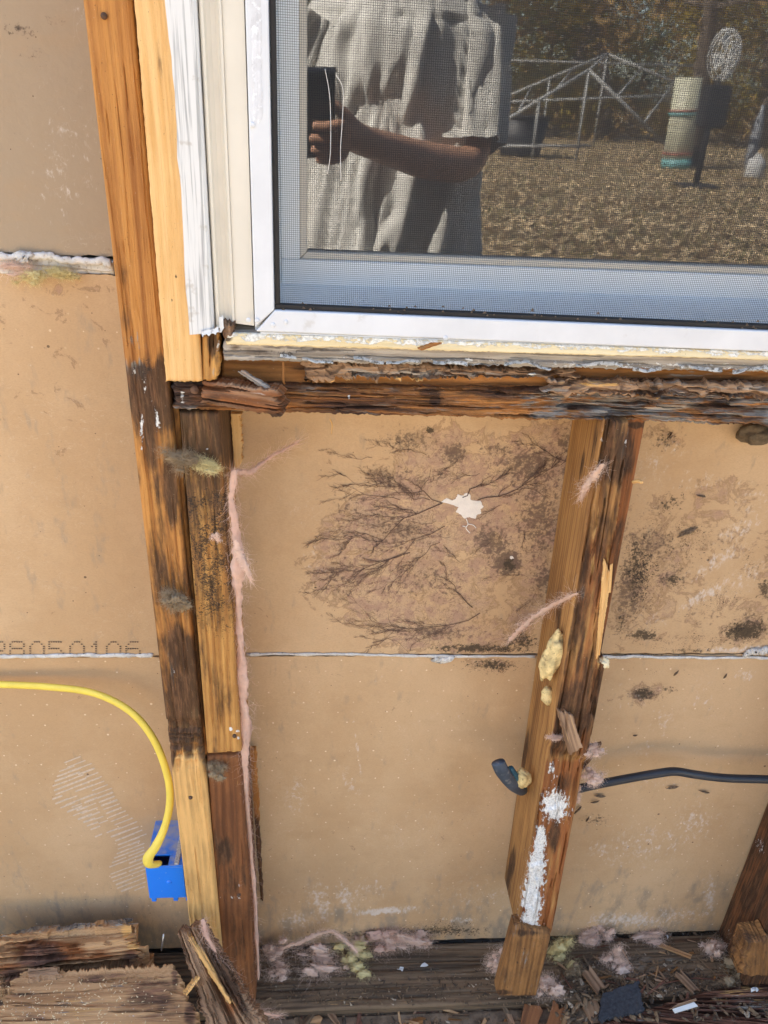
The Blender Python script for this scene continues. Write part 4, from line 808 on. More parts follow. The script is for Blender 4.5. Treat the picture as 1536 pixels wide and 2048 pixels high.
for i in range(n+1):
    px = 560+i*(1620-560)/n; yb = np.interp(px, [560, 800, 1000, 1536], [719, 729, 733, 742]) + 11*(float(fbm(np.array(px*.021), np.array(0.), 6))-.5)*2
    yt = yb-5-5*float(vn(np.array(px*.02), np.array(7.)))
    curl = .004*float(vn(np.array(px*.05), np.array(4.)))
    for q, yy, dy in ((0, yt, -.0175), (1, (yt+yb)/2, -.018), (2, yb, -.0185-curl)): V.append(tuple(P(px, yy, dy)))
    if i and float(vn(np.array(px*.035), np.array(11.))) > .34: k = (i-1)*3; Fc += [(k, k+3, k+4, k+1), (k+1, k+4, k+5, k+2)]
pe = mesh_obj('peeling_paint', V, Fc, plain('peeling_paint_skin', (.50, .49, .46), .7, .25, 120, .3, 400, ((.14, .12, .09), .48, .95)), win, True)
so_ = pe.modifiers.new('t', 'SOLIDIFY'); so_.thickness = .0006
# broken corner: dark knot of wood and paint flakes
board('corner_knot', [P(443, 652, -.024), P(466, 648, -.024), P(468, 674, -.022), P(446, 676, -.022)], .012, 22, 22, W_ROT, win, rag=(.003, .003, .003, .003), edge=.004, disp=lambda px, py, a, l, s: .006*(fbm(a*300, l*300, 4)-.4), masks=dict(dark=one(.62), mold=one(.5)))
board('paint_flake', [P(400, 660, -.024), P(436, 655, -.024), P(438, 668, -.026), P(403, 671, -.026)], .0012, 20, 8, WHITEWASH, win, rag=(.002, .003, .001, .001), edge=0)
board('paint_flake', [P(438, 640, -.023), P(446, 632, -.022), P(448, 656, -.023), P(440, 664, -.023)], .0012, 8, 14, WHITEWASH, win, rag=(.002, .002, .001, .001), edge=0)
ch0 = board('wood_chip', [P(834, 694, -.030), P(862, 684, -.030), P(884, 684, -.026), P(842, 698, -.034)], .0018, 16, 8, W_SILL, rag=(.001, .001, 0, 0), edge=.0005); tag(ch0, 'small brown splinter lying on the yellowed sill strip below the screen', 'splinter')
ch1 = tube('splinter', [P(660, 838, .03), P(664, 850, .04), P(663, 868, .05)], [.0006, .0007, .0004], W_PINE, None, 5); tag(ch1, 'hair-thin pale splinter hanging under the rough sill', 'splinter')

# ================================================================== INSULATION
def fibers(V, Fc, n, src, length, wdt, curl, grav=0.):
    for _ in range(n):
        p, d = src(); d = d.normalized(); L = length*rnd.uniform(.4, 1.2); seg = 5; n0 = len(V)
        side = d.cross(Vector((rnd.gauss(0, 1), rnd.gauss(0, 1), rnd.gauss(0, 1)))).normalized()
        for i in range(seg+1):
            w_ = wdt*(1-.7*i/seg); V.append(tuple(p-side*w_)); V.append(tuple(p+side*w_))
            d = (d + Vector((rnd.gauss(0, 1), rnd.gauss(0, 1), rnd.gauss(0, 1)))*curl + Vector((0, 0, -grav))).normalized(); p = p + d*(L/seg)
        for i in range(seg): k = n0+2*i; Fc.append((k, k+1, k+3, k+2))
ICO = {}
def ico(n):
    if n not in ICO:
        bm = bmesh.new(); bmesh.ops.create_icosphere(bm, subdivisions=n, radius=1.); ICO[n] = ([v.co.copy() for v in bm.verts], [tuple(v.index for v in f.verts) for f in bm.faces]); bm.free()
    return ICO[n]
def tuft(label, px, py, y, w_, h_, mat, nf=260, dp=None, z=None, group=None, ang=0, core=.62, fl=.45):
    c = P(px, py, y) if z is None else PZ(px, py, z)
    dp = dp or min(w_, h_)*.6; a = math.radians(ang); V = []; Fc = []
    def loc(q): return c + Vector((q.x*w_/2*math.cos(a)-q.z*h_/2*math.sin(a), q.y*dp/2, q.x*w_/2*math.sin(a)+q.z*h_/2*math.cos(a)))
    vs, fs = ico(3); subs = []
    for k in range(12):
        q = Vector((rnd.gauss(0, .42), rnd.gauss(0, .42), rnd.gauss(0, .42))); subs.append(q); s = rnd.uniform(0, 90); n0 = len(V); R = rnd.uniform(.14, .36); el = Vector((rnd.uniform(.6, 1.6), rnd.uniform(.6, 1.2), rnd.uniform(.6, 1.5)))
        for v in vs:
            r_ = .8+.7*mnoise.noise(Vector((v.x*2+s, v.y*2, v.z*2)))+.5*mnoise.noise(Vector((v.x*5+s, v.y*5, v.z*5)))+.3*mnoise.noise(Vector((v.x*11+s, v.y*11, v.z*11)))
            V.append(tuple(loc(q+Vector((v.x*el.x, v.y*el.y, v.z*el.z))*R*r_)))
        Fc += [tuple(n0+i for i in f) for f in fs]
    def src():
        q = rnd.choice(subs)+Vector((rnd.gauss(0, .22), rnd.gauss(0, .22), rnd.gauss(0, .22)))
        return loc(q), Vector((rnd.gauss(0, 1), rnd.gauss(0, 1)-.2, rnd.gauss(0, 1))) + (loc(q)-c).normalized()*.6
    fibers(V, Fc, int(nf*4.5), src, max(w_, h_)*fl*.6, .00013, .8)
    o = mesh_obj('insulation_tuft', V, Fc, mat, None, True); return tag(o, label, 'insulation', group or 'loose tufts of insulation')
def strandt(label, path, y, wd, mat, nf=300, core=True, fl=.03, wdf=None, cat='insulation'):
    pts = [Vector(P(q[0], q[1], y if len(q) < 3 else q[2])) for q in path]; V = []; Fc = []
    W_ = wdf or [1]*len(pts)
    def at(t):
        f = t*(len(pts)-1); i = min(int(f), len(pts)-2); return pts[i].lerp(pts[i+1], f-i), (pts[i+1]-pts[i]).normalized(), lerp(W_[i], W_[i+1], f-i)
    if core:
        n = 150; m = 10; s = rnd.uniform(0, 40)
        for i in range(n+1):
            t = i/n; p, d, ww = at(t); sd = d.cross(Vector((0, 1, 0))).normalized()
            for q in range(m):
                an = 2*math.pi*q/m; r_ = wd*ww*(.12+.62*abs(mnoise.noise(Vector((t*16+s, an*.9, s))))+.45*abs(mnoise.noise(Vector((t*60+s, an*1.5, s)))))*(.35 if i in (0, n) else 1)
                V.append(tuple(p + sd*r_*math.cos(an) + Vector((0, 1, 0))*r_*.45*math.sin(an)))
        for i in range(n):
            for q in range(m): Fc.append((i*m+q, i*m+(q+1) % m, (i+1)*m+(q+1) % m, (i+1)*m+q))
    def src():
        p, d, ww = at(rnd.random()); sd = d.cross(Vector((0, 1, 0))).normalized()
        return p + sd*wd*ww*rnd.gauss(0, .35) + Vector((0, rnd.gauss(0, .3)*wd*ww, 0)), d*rnd.choice((1, 1, 1, -1)) + sd*rnd.gauss(0, .45)
    fibers(V, Fc, int(nf*2.2), src, fl*.7, .00014, .30)
    o = mesh_obj('insulation_strand', V, Fc, mat, None, True); return tag(o, label, cat, 'strands of insulation')
tuft('dirty grey wad of insulation nailed across both studs at the upper end', 362, 920, -.008, .036, .020, GREYI, 500, .02, ang=-12, group='dirty insulation wads')
tuft('pale yellow wisp pulled out of the grey wad on the short stud', 418, 934, -.008, .030, .013, YEL, 300, .012, ang=-15)
tuft('dirty grey-brown wad of insulation pinned on the orange stud lower down', 352, 1206, -.008, .030, .030, GREYI, 600, .02, group='dirty insulation wads')
tuft('grey and yellow wad stuck in the joint below the cut yellowish stud', 434, 1540, .000, .026, .024, GREYI, 400, .014, group='dirty insulation wads')
tuft('tiny pale tuft caught on the yellowish stud', 432, 1075, -.002, .012, .014, PALE, 90, .006)
strandt('long pink strand of insulation running down the inner edge of the short stud', [(470, 940, .0), (462, 1000, .0), (472, 1060, .0), (478, 1140, -.002), (476, 1220, .01), (482, 1300, .01), (484, 1380, .01), (490, 1450, .01), (489, 1520, .01), (492, 1580, .012), (500, 1680, .02), (510, 1800, .02), (517, 1960, .02)], 0, .010, PINK, 900, True, .026, [.8, .5, .8, 1.6, .7, .9, 1.5, 1.5, 1.1, .8, .6, .6, .5])
strandt('pink wisp reaching from the short stud up over the gypsum board', [(468, 945, .02), (500, 945, .04), (540, 915, .06), (596, 884, .07)], 0, .006, PINK, 160, True, .03, [1.4, 1.0, .5, .2])
strandt('white feathery tip at the pink strand half way down the short stud', [(470, 1080, -.006), (480, 1110, -.008), (492, 1135, -.010), (502, 1160, -.01)], 0, .008, PALE, 200, True, .018, [.6, 1.2, 1., .3])
strandt('pale ribbon of insulation crossing the middle stud to the gypsum board', [(1155, 1186, -.004), (1110, 1208, .03), (1060, 1240, .06), (1018, 1282, .07)], 0, .008, PALE, 260, True, .03, [.6, 1., 1.2, .8])
strandt('pale feather of insulation on the upper face of the middle stud', [(1206, 928, -.010), (1188, 952, .0), (1172, 976, .01), (1164, 1000, .02)], 0, .010, PALE, 260, True, .02, [.5, 1., 1., .6])
tuft('pink frayed tuft at the right edge of the middle stud under the loose chip', 1190, 1500, .0, .026, .016, PALE, 260, .014)
tuft('pink-brown tuft where the black cable meets the middle stud', 1186, 1552, .012, .030, .026, PALE, 300, .02)
tuft('small pink tuft on the stud edge below the black cable', 1156, 1590, .01, .012, .022, PALE, 120, .012)
tuft('thin pink wisp lying across the middle stud above the fungus', 1108, 1474, -.010, .022, .006, PALE, 120, .006)
tuft('yellow fluff hanging under the cracked plaster joint', 66, 556, YD-.012, .026, .014, YEL, 260, .012)
tuft('pale yellow fluff in the cracked plaster joint', 125, 545, YD-.010, .034, .010, YEL, 260, .010)
tuft('cream fluff at the left of the cracked plaster joint', 34, 536, YD-.010, .036, .010, PALE, 200, .010)
zp = pz+.006
for lab, x_, y_, zz, ww, hh, mt, an in (
    ('pink tuft by the foot of the brown stud', 560, 1945, zp, .040, .030, PALE, -30), ('pale pink tuft at the back of the plate near the brown stud', 545, 1905, zp+.02, .030, .030, PALE, -60), ('large pale pink tuft on the plate left of the yellow tuft', 640, 1925, zp+.008, .070, .034, PALE, -15),
    ('bright yellow tuft sitting on the bottom plate', 717, 1916, zp+.012, .042, .034, YEL, 0), ('fluffy pink tuft behind the yellow one', 765, 1880, zp+.02, .052, .040, PINK, 10), ('pink tuft right of the fluffy pink one at the back of the plate', 825, 1882, zp+.02, .056, .026, PALE, -20),
    ('tall pink tuft leaning on the left side of the stud stub', 982, 1925, zp+.012, .034, .052, PALE, -15), ('pink tuft drooping at the lower right side of the stud stub', 1095, 1965, zp+.004, .036, .050, PALE, 25), ('yellowish tuft right of the stud stub', 1122, 1900, zp+.012, .034, .042, YEL, -30),
    ('pink scrap standing at the back of the plate right of the stud stub', 1196, 1862, zp+.02, .030, .030, PALE, 30), ('greyish curl of insulation on the right part of the plate', 1232, 1920, zp+.006, .028, .040, PALE, -20), ('small pink tuft behind the greyish curl', 1172, 1878, zp+.012, .030, .020, PALE, 0),
    ('white combed-out wisp on the right part of the plate', 1305, 1872, zp+.008, .046, .016, PALE, 15), ('greyish wisp on the plate near the right-hand stud', 1420, 1895, zp+.006, .034, .036, PALE, -35), ('dirty white tuft in front of the right-hand stud', 1490, 1940, zp+.010, .050, .050, GREYI, 30),
    ('white wisp on top of the dirty white tuft', 1500, 1905, zp+.02, .020, .044, PALE, -25), ('grey scrap of fluff on the plate front right of the stud stub', 1155, 1945, zp, .026, .026, GREYI, 0)):
    tuft(lab, x_, y_, .02, ww*1.3, hh*1.25, mt, 380, max(.022, min(ww, hh)*.9), z=zz+.003, ang=an)
strandt('pale ribbon of insulation arching over the back of the plate', [(560, 1898, .07), (600, 1885, .07), (640, 1866, .07), (665, 1862, .06), (690, 1880, .05), (715, 1905, .04)], 0, .008, PALE, 300, True, .022, [1., 1.3, 1.2, .8, .8, .8])
strandt('pink fringe of insulation along the broken diagonal plank', [(406, 1838, -.03), (412, 1870, -.04), (440, 1920, -.05), (468, 1960, -.06), (478, 1995, -.07), (520, 2025, -.06), (560, 2032, -.05)], 0, .008, PINK, 400, True, .03, [.8, .8, .7, .9, 1., .8, .5])
for i, (lab, pts) in enumerate((('long thin thread hanging in front of the screen', [(650, 138), (660, 200), (661, 300), (655, 348)]), ('second thin thread hanging in front of the screen beside the long one', [(672, 150), (686, 180), (684, 250), (681, 300), (682, 362)]))):
    o = tube('thread', [P(x_, y_, -.024) for x_, y_ in pts], .00028, PLASTER, None, 5); tag(o, lab, 'thread')

# ================================================================== SMALL FITTINGS
yc = tube('cable', [P(-60, 1368, .075), P(0, 1369, .074), P(100, 1374, .070), P(190, 1387, .062), P(262, 1424, .052), P(308, 1480, .045), P(334, 1548, .038), P(340, 1602, .032), P(330, 1652, .024), P(312, 1692, .016), P(297, 1714, .012), P(299, 1728, .013), P(318, 1728, .022)],
          [.0047]*9+[.0058, .0066, .0064, .0056], CABLE_Y, None, 12, .7); tag(yc, 'yellow sheathed electrical cable curving down into the blue box', 'cable')
kc = tube('cable', [P(1150, 1580, .05), P(1180, 1572, .05), P(1250, 1558, .05), P(1320, 1546, .048), P(1352, 1543, .048), P(1390, 1549, .05), P(1450, 1556, .05), P(1540, 1559, .05), P(1700, 1566, .05)], .0056, CABLE_K, None, 12); tag(kc, 'black cable running right from the middle stud across the gypsum board', 'cable')
stub = empty('cable_stub', P(1030, 1560, .03)); tag(stub, 'cut grey-blue cable end with dried foam poking out of the middle stud', 'cable stub')
tube('cut_end', [P(996, 1524, .02), P(1006, 1545, .02), P(1026, 1570, .028), P(1046, 1584, .04)], [.0085, .009, .0085, .007], CABLE_B, stub, 10, .6)
tube('cut_end', [P(1020, 1535, .026), P(1030, 1555, .028), P(1046, 1580, .04)], [.004, .006, .006], plain('teal_jacket', (.02, .09, .13), .5, .2, 60), stub, 8, .7)
def blobmesh(name, c, sx, sy, sz, mat, parent=None, ang=0., amp=.3, label=None, cat=None):
    bm = bmesh.new(); bmesh.ops.create_icosphere(bm, subdivisions=4, radius=1.); s = rnd.uniform(0, 60); a = math.radians(ang); V = []
    off = Vector()
    for v in bm.verts:
        q = v.co; r_ = 1+amp*mnoise.noise(Vector((q.x*1.7+s, q.y*1.7, q.z*1.7)))+amp*.4*mnoise.noise(Vector((q.x*5+s, q.y*5, q.z*5)))
        x_, z_ = q.x*sx*r_, q.z*sz*r_; V.append(tuple(c + Vector((x_*math.cos(a)-z_*math.sin(a), q.y*sy*r_, x_*math.sin(a)+z_*math.cos(a)))))
    Fc = [tuple(v.index for v in f.verts) for f in bm.faces]; bm.free()
    o = mesh_obj(name, V, Fc, mat, parent, True)
    if label: tag(o, label, cat)
    return o
blobmesh('foam_lump', P(1046, 1556, .03), .010, .008, .015, FOAM, stub, 15, .25)
foam = blobmesh('foam_blob', P(1104, 1312, .012), .0105, .010, .034, FOAM, None, -6, .30, 'long bulging blob of dried yellow foam on the side of the middle stud', 'spray foam')
blobmesh('foam_blob', P(1096, 1392, .02), .008, .007, .013, FOAM, None, 8, .2, 'smaller flat foam blob under the long one on the middle stud', 'spray foam')
blobmesh('foam_blob', P(1208, 1325, .0), .006, .006, .007, plain('cream_foam', (.78, .66, .42), .8, .1, 80), None, 0, .4, 'little cream foam bead in the notch of the middle stud', 'spray foam')
blobmesh('mud_nest', P(1512, 866, YD-.012), .018, .012, .012, plain('mud', (.14, .10, .06), .95, .3, 200, .8, 500), None, 0, .35, 'lump of dried mud stuck to the gypsum board under the sill at right', 'mud lump')
tube('nail', [P(323, 1900, .03), P(328, 1868, .03)], [.0012, .0014], STEEL, None, 8, smoothpath=False)
tag(bpy.context.scene.objects[-1] if False else COL.objects[-1], 'thin bright nail sticking up behind the broken planks', 'nail')
pegc = tube('wood_peg', [P(1266, 964, .0), P(1276, 962, -.006), P(1284, 965, -.012)], [.0018, .0020, .0015], W_PINE, None, 6); tag(pegc, 'tiny pale peg of wood poking out of the right side of the middle stud', 'splinter')

# blue box: open shell with rim, ribs, feet and a clamp slot
box = empty('outlet_box', P(330, 1766, .02)); tag(box, 'blue plastic electrical box nailed left of the orange stud, yellow cable going in', 'electrical box')
by0, by1 = .018, .096
b0 = P(289, 1733, by0); b1 = P(372, 1733, by0); b2 = P(300, 1797, by0)
bx0, bx1, bz1, bz0 = (b0.x+b2.x)/2, b1.x-.004, b0.z, b2.z
bback = boxm('back', (bx0, by0, bz0), (bx1, by0+.003, bz1-.0032), BLUE, box, .0008)
boxm('side', (bx0, by0+.0032, bz0), (bx0+.003, by1, bz1-.0032), BLUE, box, .0006)
boxm('side', (bx1-.003, by0+.0032, bz0), (bx1, by1, bz1-.0032), BLUE, box, .0006)
boxm('bottom', (bx0+.0032, by0+.0032, bz0), (bx1-.0032, by1, bz0+.003), BLUE, box, .0006)
sw = .0165; sd_ = .017; hx = bx0+.012
btop = boxm('top', (bx0, by0+sd_, bz1-.003), (bx1, by1, bz1), BLUE, box, .0008)
boxm('top', (hx+sw, by0, bz1-.003), (bx1, by0+sd_-.0002, bz1), BLUE, box, .0006)
boxm('top', (bx0, by0, bz1-.003), (hx-.004, by0+sd_-.0002, bz1), BLUE, box, .0006)
boxm('top_lip', (hx-.004, by0, bz1-.003), (hx+sw, by0+.0022, bz1-.0005), BLUE, box, .0005)
boxm('rib', (bx0+.036, by0+.001, bz1), (bx0+.042, by1-.004, bz1+.003), plain('dusty_rib', (.42, .42, .42), .9, .35, 500), btop, .001)
boxm('rib', (bx0+.050, by0+.002, bz1), (bx0+.053, by0+.020, bz1+.0025), BLUE, btop, .0006)
boxm('rib', (bx0+.053, by0+.008, bz1), (bx1, by0+.011, bz1+.0025), BLUE, btop, .0006)
boxm('rib', (bx0+.053, by0+.017, bz1), (bx1, by0+.020, bz1+.0025), BLUE, btop, .0006)
for q in (.002, .030, .046): boxm('foot', (bx0+q, by0+.001, bz0-.008), (bx0+q+.006, by0+.006, bz0-.0002), BLUE, bback, .0008)
bm = bmesh.new(); bmesh.ops.create_uvsphere(bm, u_segments=12, v_segments=8, radius=.0034)
for v in bm.verts: v.co = Vector((v.co.x, v.co.y*.6, v.co.z)) + Vector(((bx0+bx1)/2+.004, by0, (bz0+bz1)/2)) - Vector(box.location)
me = bpy.data.meshes.new('knob'); bm.to_mesh(me); bm.free(); me.materials.append(BLUE); o = bpy.data.objects.new('knob', me); COL.objects.link(o); o.parent = bback

# ================================================================== BROKEN PLANKS AND DEBRIS AT THE BOTTOM
def rotdisp(amp): return lambda px, py, a, l, s: amp*(np.floor(fbm(a*100+s, l*16, 3)*6)/6-.45)*.8 + amp*.4*(fbm(a*400, l*60, 4)-.5) - amp*.6*sstep(.62, .655, fbm(a*220+5, l*24, 3))
zl0 = pz+.035
def plankdisp(amp):
    def f(px, py, a, l, s):
        lay = np.floor(fbm(a*130+s, l*7, 4)*5)/5
        return amp*(lay-.5) + amp*.35*(fbm(a*260, l*30+s, 4)-.5) - amp*1.0*sstep(.585, .60, fbm(a*150+5, l*5+s, 4)) - amp*.5*sstep(.60, .62, fbm(a*420+5, l*14+s, 3))
    return f
pk1 = board('broken_plank', [PZ(-60, 1880, zl0+.095), PZ(258, 1852, zl0+.10), PZ(276, 1946, zl0+.035), PZ(-60, 1974, zl0+.035)], .03, 260, 90, W_PLANK, rag=(.002, .004, 0, .022), edge=.004, disp=plankdisp(.015), masks=dict(
    dark=blobs((90, 1915, 60, 34, 1.0), (30, 1960, 40, 30, .9), (180, 1945, 120, 14, .8), (240, 1945, 60, 18, .85), (150, 1870, 40, 6, .6), (262, 1920, 20, 30, .7)), red=blobs((100, 1905, 90, 30, 1.0), (200, 1910, 50, 24, .55), (20, 1940, 60, 30, .6)), grey=lambda px, py: (1-sstep(1862, 1884, py+px*.08))*.7, fresh=blobs((190, 1885, 70, 12, .40), (30, 1900, 30, 20, .3), (255, 1860, 14, 16, 1.0), (266, 1892, 14, 10, .95)), mold=one(.45)), dvec=(0, .004, -.045))
tag(pk1, 'broken rotten plank lying furthest back at the bottom left, splintered right end', 'broken plank')
pk0 = board('broken_plank', [PZ(-80, 1900, zl0+.020), PZ(250, 1880, zl0+.020), PZ(270, 2000, zl0-.01), PZ(-80, 2030, zl0-.01)], .03, 60, 20, W_ROT, rag=(.002, .004, 0, .012), edge=.004, disp=plankdisp(.006), masks=dict(dark=one(.6)), dvec=(0, 0, -.03))
tag(pk0, 'dark rotten plank in the shadow under the furthest broken plank', 'broken plank')
pk2 = board('broken_plank', [PZ(40, 1944, zl0+.060), PZ(346, 1928, zl0+.062), PZ(414, 2075, zl0+.048), PZ(-40, 2080, zl0+.048)], .02, 300, 140, W_PLANK, rag=(.005, 0, .010, .006), edge=.003, disp=lambda px, py, a, l, s: .0016*(fbm(a*90, l*14, 4)-.5) - .0035*sstep(.60, .615, fbm(a*120+2, l*6, 4)) + .006*(fbm(a*9, l*7, 2)-.5), masks=dict(
    dark=blobs((300, 1985, 70, 44, .66), (335, 2020, 60, 30, .62), (60, 1990, 50, 10, .5), (170, 1955, 50, 10, .55), (60, 2035, 60, 10, .5), (230, 1950, 30, 8, .5), (380, 2030, 16, 40, .9), (350, 1960, 10, 30, .7)), fresh=blobs((120, 2000, 100, 30, .34), (150, 2030, 80, 20, .40)), grey=blobs((210, 2000, 200, 60, .30)), white=blobs((60, 2020, 60, 30, .30), (170, 1995, 30, 40, .27), (270, 2030, 40, 20, .25)), mold=one(.3)), dvec=(0, 0, -.022))
tag(pk2, 'broad light brown plank with pale crumbs at the bottom left corner', 'broken plank')
pk2c = board('broken_plank', [PZ(30, 1962, zl0+.034), PZ(340, 1950, zl0+.034), PZ(400, 2100, zl0+.022), PZ(-40, 2110, zl0+.022)], .03, 60, 30, W_ROT, rag=(.004, 0, .01, .01), edge=.004, disp=plankdisp(.006), masks=dict(dark=one(.5)), dvec=(0, 0, -.06))
tag(pk2c, 'dark rotten timber carrying the broad plank at the bottom left', 'broken plank')
pk2b = board('broken_plank', [PZ(55, 1936, zl0+.070), PZ(118, 1932, zl0+.070), PZ(120, 1950, zl0+.066), PZ(58, 1958, zl0+.066)], .01, 60, 20, W_ROT, rag=(.002, .003, .002, .004), edge=.002, disp=rotdisp(.004), dvec=(0, 0, -.012)); tag(pk2b, 'small weathered slat between the two planks at the bottom left', 'broken plank')
pk3 = board('broken_plank', [P(352, 1872, -.035), P(402, 1850, -.030), P(530, 2060, -.10), P(420, 2085, -.11)], .020, 70, 220, W_ROT, rag=(.006, 0, .004, .004), edge=.003, disp=lambda px, py, a, l, s: plankdisp(.008)(px, py, a, l, s)+.004*blobs((420, 1930, 9, 90, 1., -33), (470, 2010, 8, 60, 1., -33))(px, py), masks=dict(
    fresh=blobs((412, 1920, 7, 80, .95, -33), (455, 1985, 5, 60, .6, -33), (390, 1970, 20, 24, .35)), red=blobs((460, 1990, 40, 60, .6)), dark=blobs((440, 1930, 14, 80, 1.0, -33), (470, 1990, 16, 60, .9, -33), (370, 1900, 24, 40, .5), (400, 2000, 30, 40, .6)), mold=one(.5)))
tag(pk3, 'splintered plank leaning diagonally against the foot of the studs', 'broken plank')
for lab, cs in (('loose bright splinter standing on the diagonal plank', [(376, 1880), (384, 1876), (462, 2006), (456, 2010)]), ('short curled splinter beside the diagonal plank', [(364, 1984), (390, 1950), (396, 1953), (370, 1988)])):
    o = board('splinter', [P(*cs[0], -.055), P(*cs[1], -.055), P(*cs[2], -.088), P(*cs[3], -.088)], .003, 8, 70, W_ROT, edge=.0006, rag=(.006, .006, .0014, .0014), disp=lambda px, py, a, l, s: .003*(fbm(a*500, l*16, 3)-.5), masks=dict(fresh=one(.62), dark=one(.25))); tag(o, lab, 'splinter')
# right corner: crumbling reddish board, shingle piece, strip
zr = pz+.004
rb = board('rotten_board', [PZ(1150, 2062, zr-.01), PZ(1440, 1975, zr+.012), PZ(1720, 1945, zr+.016), PZ(1720, 2160, zr-.01)], .03, 260, 90, W_RED, rag=(.008, 0, .014, 0), edge=.005, disp=plankdisp(.012), masks=dict(dark=blobs((1400, 2030, 120, 30, .55), (1300, 2040, 80, 20, .5)), fresh=blobs((1470, 1985, 40, 12, .55), (1500, 1975, 40, 16, .5), (1440, 2000, 30, 8, .5), (1520, 2000, 30, 20, .4)), grey=blobs((1500, 2010, 90, 30, .5), (1300, 2040, 60, 20, .45)), mold=one(.75)), dvec=(0, 0, -.035))
tag(rb, 'crumbling dark red rotten board in the bottom right corner', 'rotten board')
sh = board('shingle_piece', [PZ(1205, 1985, zr+.012), PZ(1278, 1962, zr+.022), PZ(1288, 2022, zr+.006), PZ(1196, 2042, zr+.002)], .004, 50, 40, SHING, rag=(.003, .003, .003, .003), edge=.002, disp=lambda px, py, a, l, s: .004*(fbm(a*60, l*60, 3)-.5), dvec=(0, 0, -.005))
tag(sh, 'torn piece of dark asphalt shingle on the debris, edge worn grey', 'shingle piece')
wc = board('paint_chip', [PZ(1345, 2018, zr+.016), PZ(1388, 2004, zr+.022), PZ(1396, 2012, zr+.020), PZ(1350, 2026, zr+.012)], .0015, 8, 4, PAINTCHIP, edge=0, dvec=(0, 0, -.0015)); tag(wc, 'long white paint chip lying beside the rotten red board', 'paint chip')
o = board('wood_chip', [PZ(1355, 2008, zr+.018), PZ(1392, 1996, zr+.024), PZ(1394, 2000, zr+.024), PZ(1340, 2018, zr+.014)], .002, 20, 4, W_ROT, edge=.0005, rag=(.001, .001, 0, 0), dvec=(0, 0, -.002)); tag(o, 'brown stick lying along the long white paint chip', 'wood chip')
for lab, x_, y_, s_ in (('white paint flake on the plate, left of two in the middle', 802, 1938, .013), ('white paint flake on the plate, right of two in the middle', 848, 1930, .012), ('pale blue-white flake near the dirty tuft at right', 1508, 1930, .014), ('cream flake on the red rotten board at the right edge', 1510, 1978, .016), ('tiny white flake at the back of the plate right of the stub', 1272, 1850, .008), ('tiny white flake left of the right-hand stud', 1449, 1874, .007), ('tiny white flake by the combed-out wisp', 1335, 1874, .007)):
    c = PZ(x_, y_, zp+.004 if y_ < 1975 else zr+.03); V = [tuple(c+Vector((math.cos(a)*s_*.55*rnd.uniform(.25, 1), math.sin(a)*s_*.3*rnd.uniform(.2, 1.2), rnd.uniform(-.003, .003)))) for a in np.linspace(0, 5.5, 7)]
    V += [(v[0], v[1], v[2]-.0012) for v in V]; o = mesh_obj('paint_chip', V, [tuple(range(7)), tuple(range(13, 6, -1))] + [(i, 7+i, 7+(i+1) % 7, (i+1) % 7) for i in range(7)], PAINTCHIP); fix_normals(o); tag(o, lab, 'paint chip')
# chips strewn on the plate and the ledge, one object each
CHIPM = [W_ROT, W_PLATE, W_BLOCK, W_PLATE, W_RED, W_PLATE, W_ROT, W_PLANK]
def chipobj(x_, y_, zz, L, wd, an, mat, label, grp, tilt=0.):
    c = PZ(x_, y_, zz); a = math.radians(an); d = Vector((math.cos(a), math.sin(a), tilt)).normalized(); s_ = Vector((-d.y, d.x, 0)).normalized()
    e = lambda: rnd.uniform(-.16, .16)*L
    pts = [-d*(L/2+e())+s_*wd*.5, d*(L/2+e())+s_*wd*.48, d*(L/2+e())+s_*wd*.12, d*(L*.42+e())-s_*wd*.12, d*(L/2+e())-s_*wd*.46, -d*(L/2+e())-s_*wd*.5, -d*(L*.4+e())-s_*wd*.05]
    pts = [p+s_*rnd.gauss(0, .10)*wd for p in pts]; th = min(wd*.45, .0035)
    V = [tuple(c+p+Vector((0, 0, th*rnd.uniform(.5, 1)))) for p in pts] + [tuple(c+p-Vector((0, 0, th*.2))) for p in pts]; n = 7
    G = [(p.dot(s_)+x_*.01, p.dot(d)+y_*.01, 0) for p in pts]*2
    o = mesh_obj('wood_chip', V, [tuple(range(n)), tuple(range(2*n-1, n-1, -1))] + [(i, n+i, n+(i+1) % n, (i+1) % n) for i in range(n)], mat, None, False, {'grain': np.array(G)}); fix_normals(o)
    return tag(o, label, 'wood chip', grp)
for i in range(90):
    x_ = rnd.uniform(1115, 1480); y_ = rnd.uniform(1862, 1985)
    chipobj(x_, y_, zp-.002+rnd.uniform(0, .004), rnd.uniform(.008, .040), rnd.uniform(.0012, .0038), rnd.uniform(0, 180), rnd.choice(CHIPM), 'small splinter of wood strewn over the right part of the bottom plate', 'splinters strewn on the plate', rnd.uniform(-.2, .2))
for i in range(80):
    x_ = rnd.uniform(540, 1330); y_ = rnd.uniform(2016, 2070)
    chipobj(x_, y_, pz-.018+rnd.uniform(0, .006), rnd.uniform(.010, .034), rnd.uniform(.002, .010), rnd.uniform(0, 180), rnd.choice(CHIPM), 'dark wood chip in the dirt below the front edge of the bottom plate', 'chips in the dirt below the plate', rnd.uniform(-.3, .3))
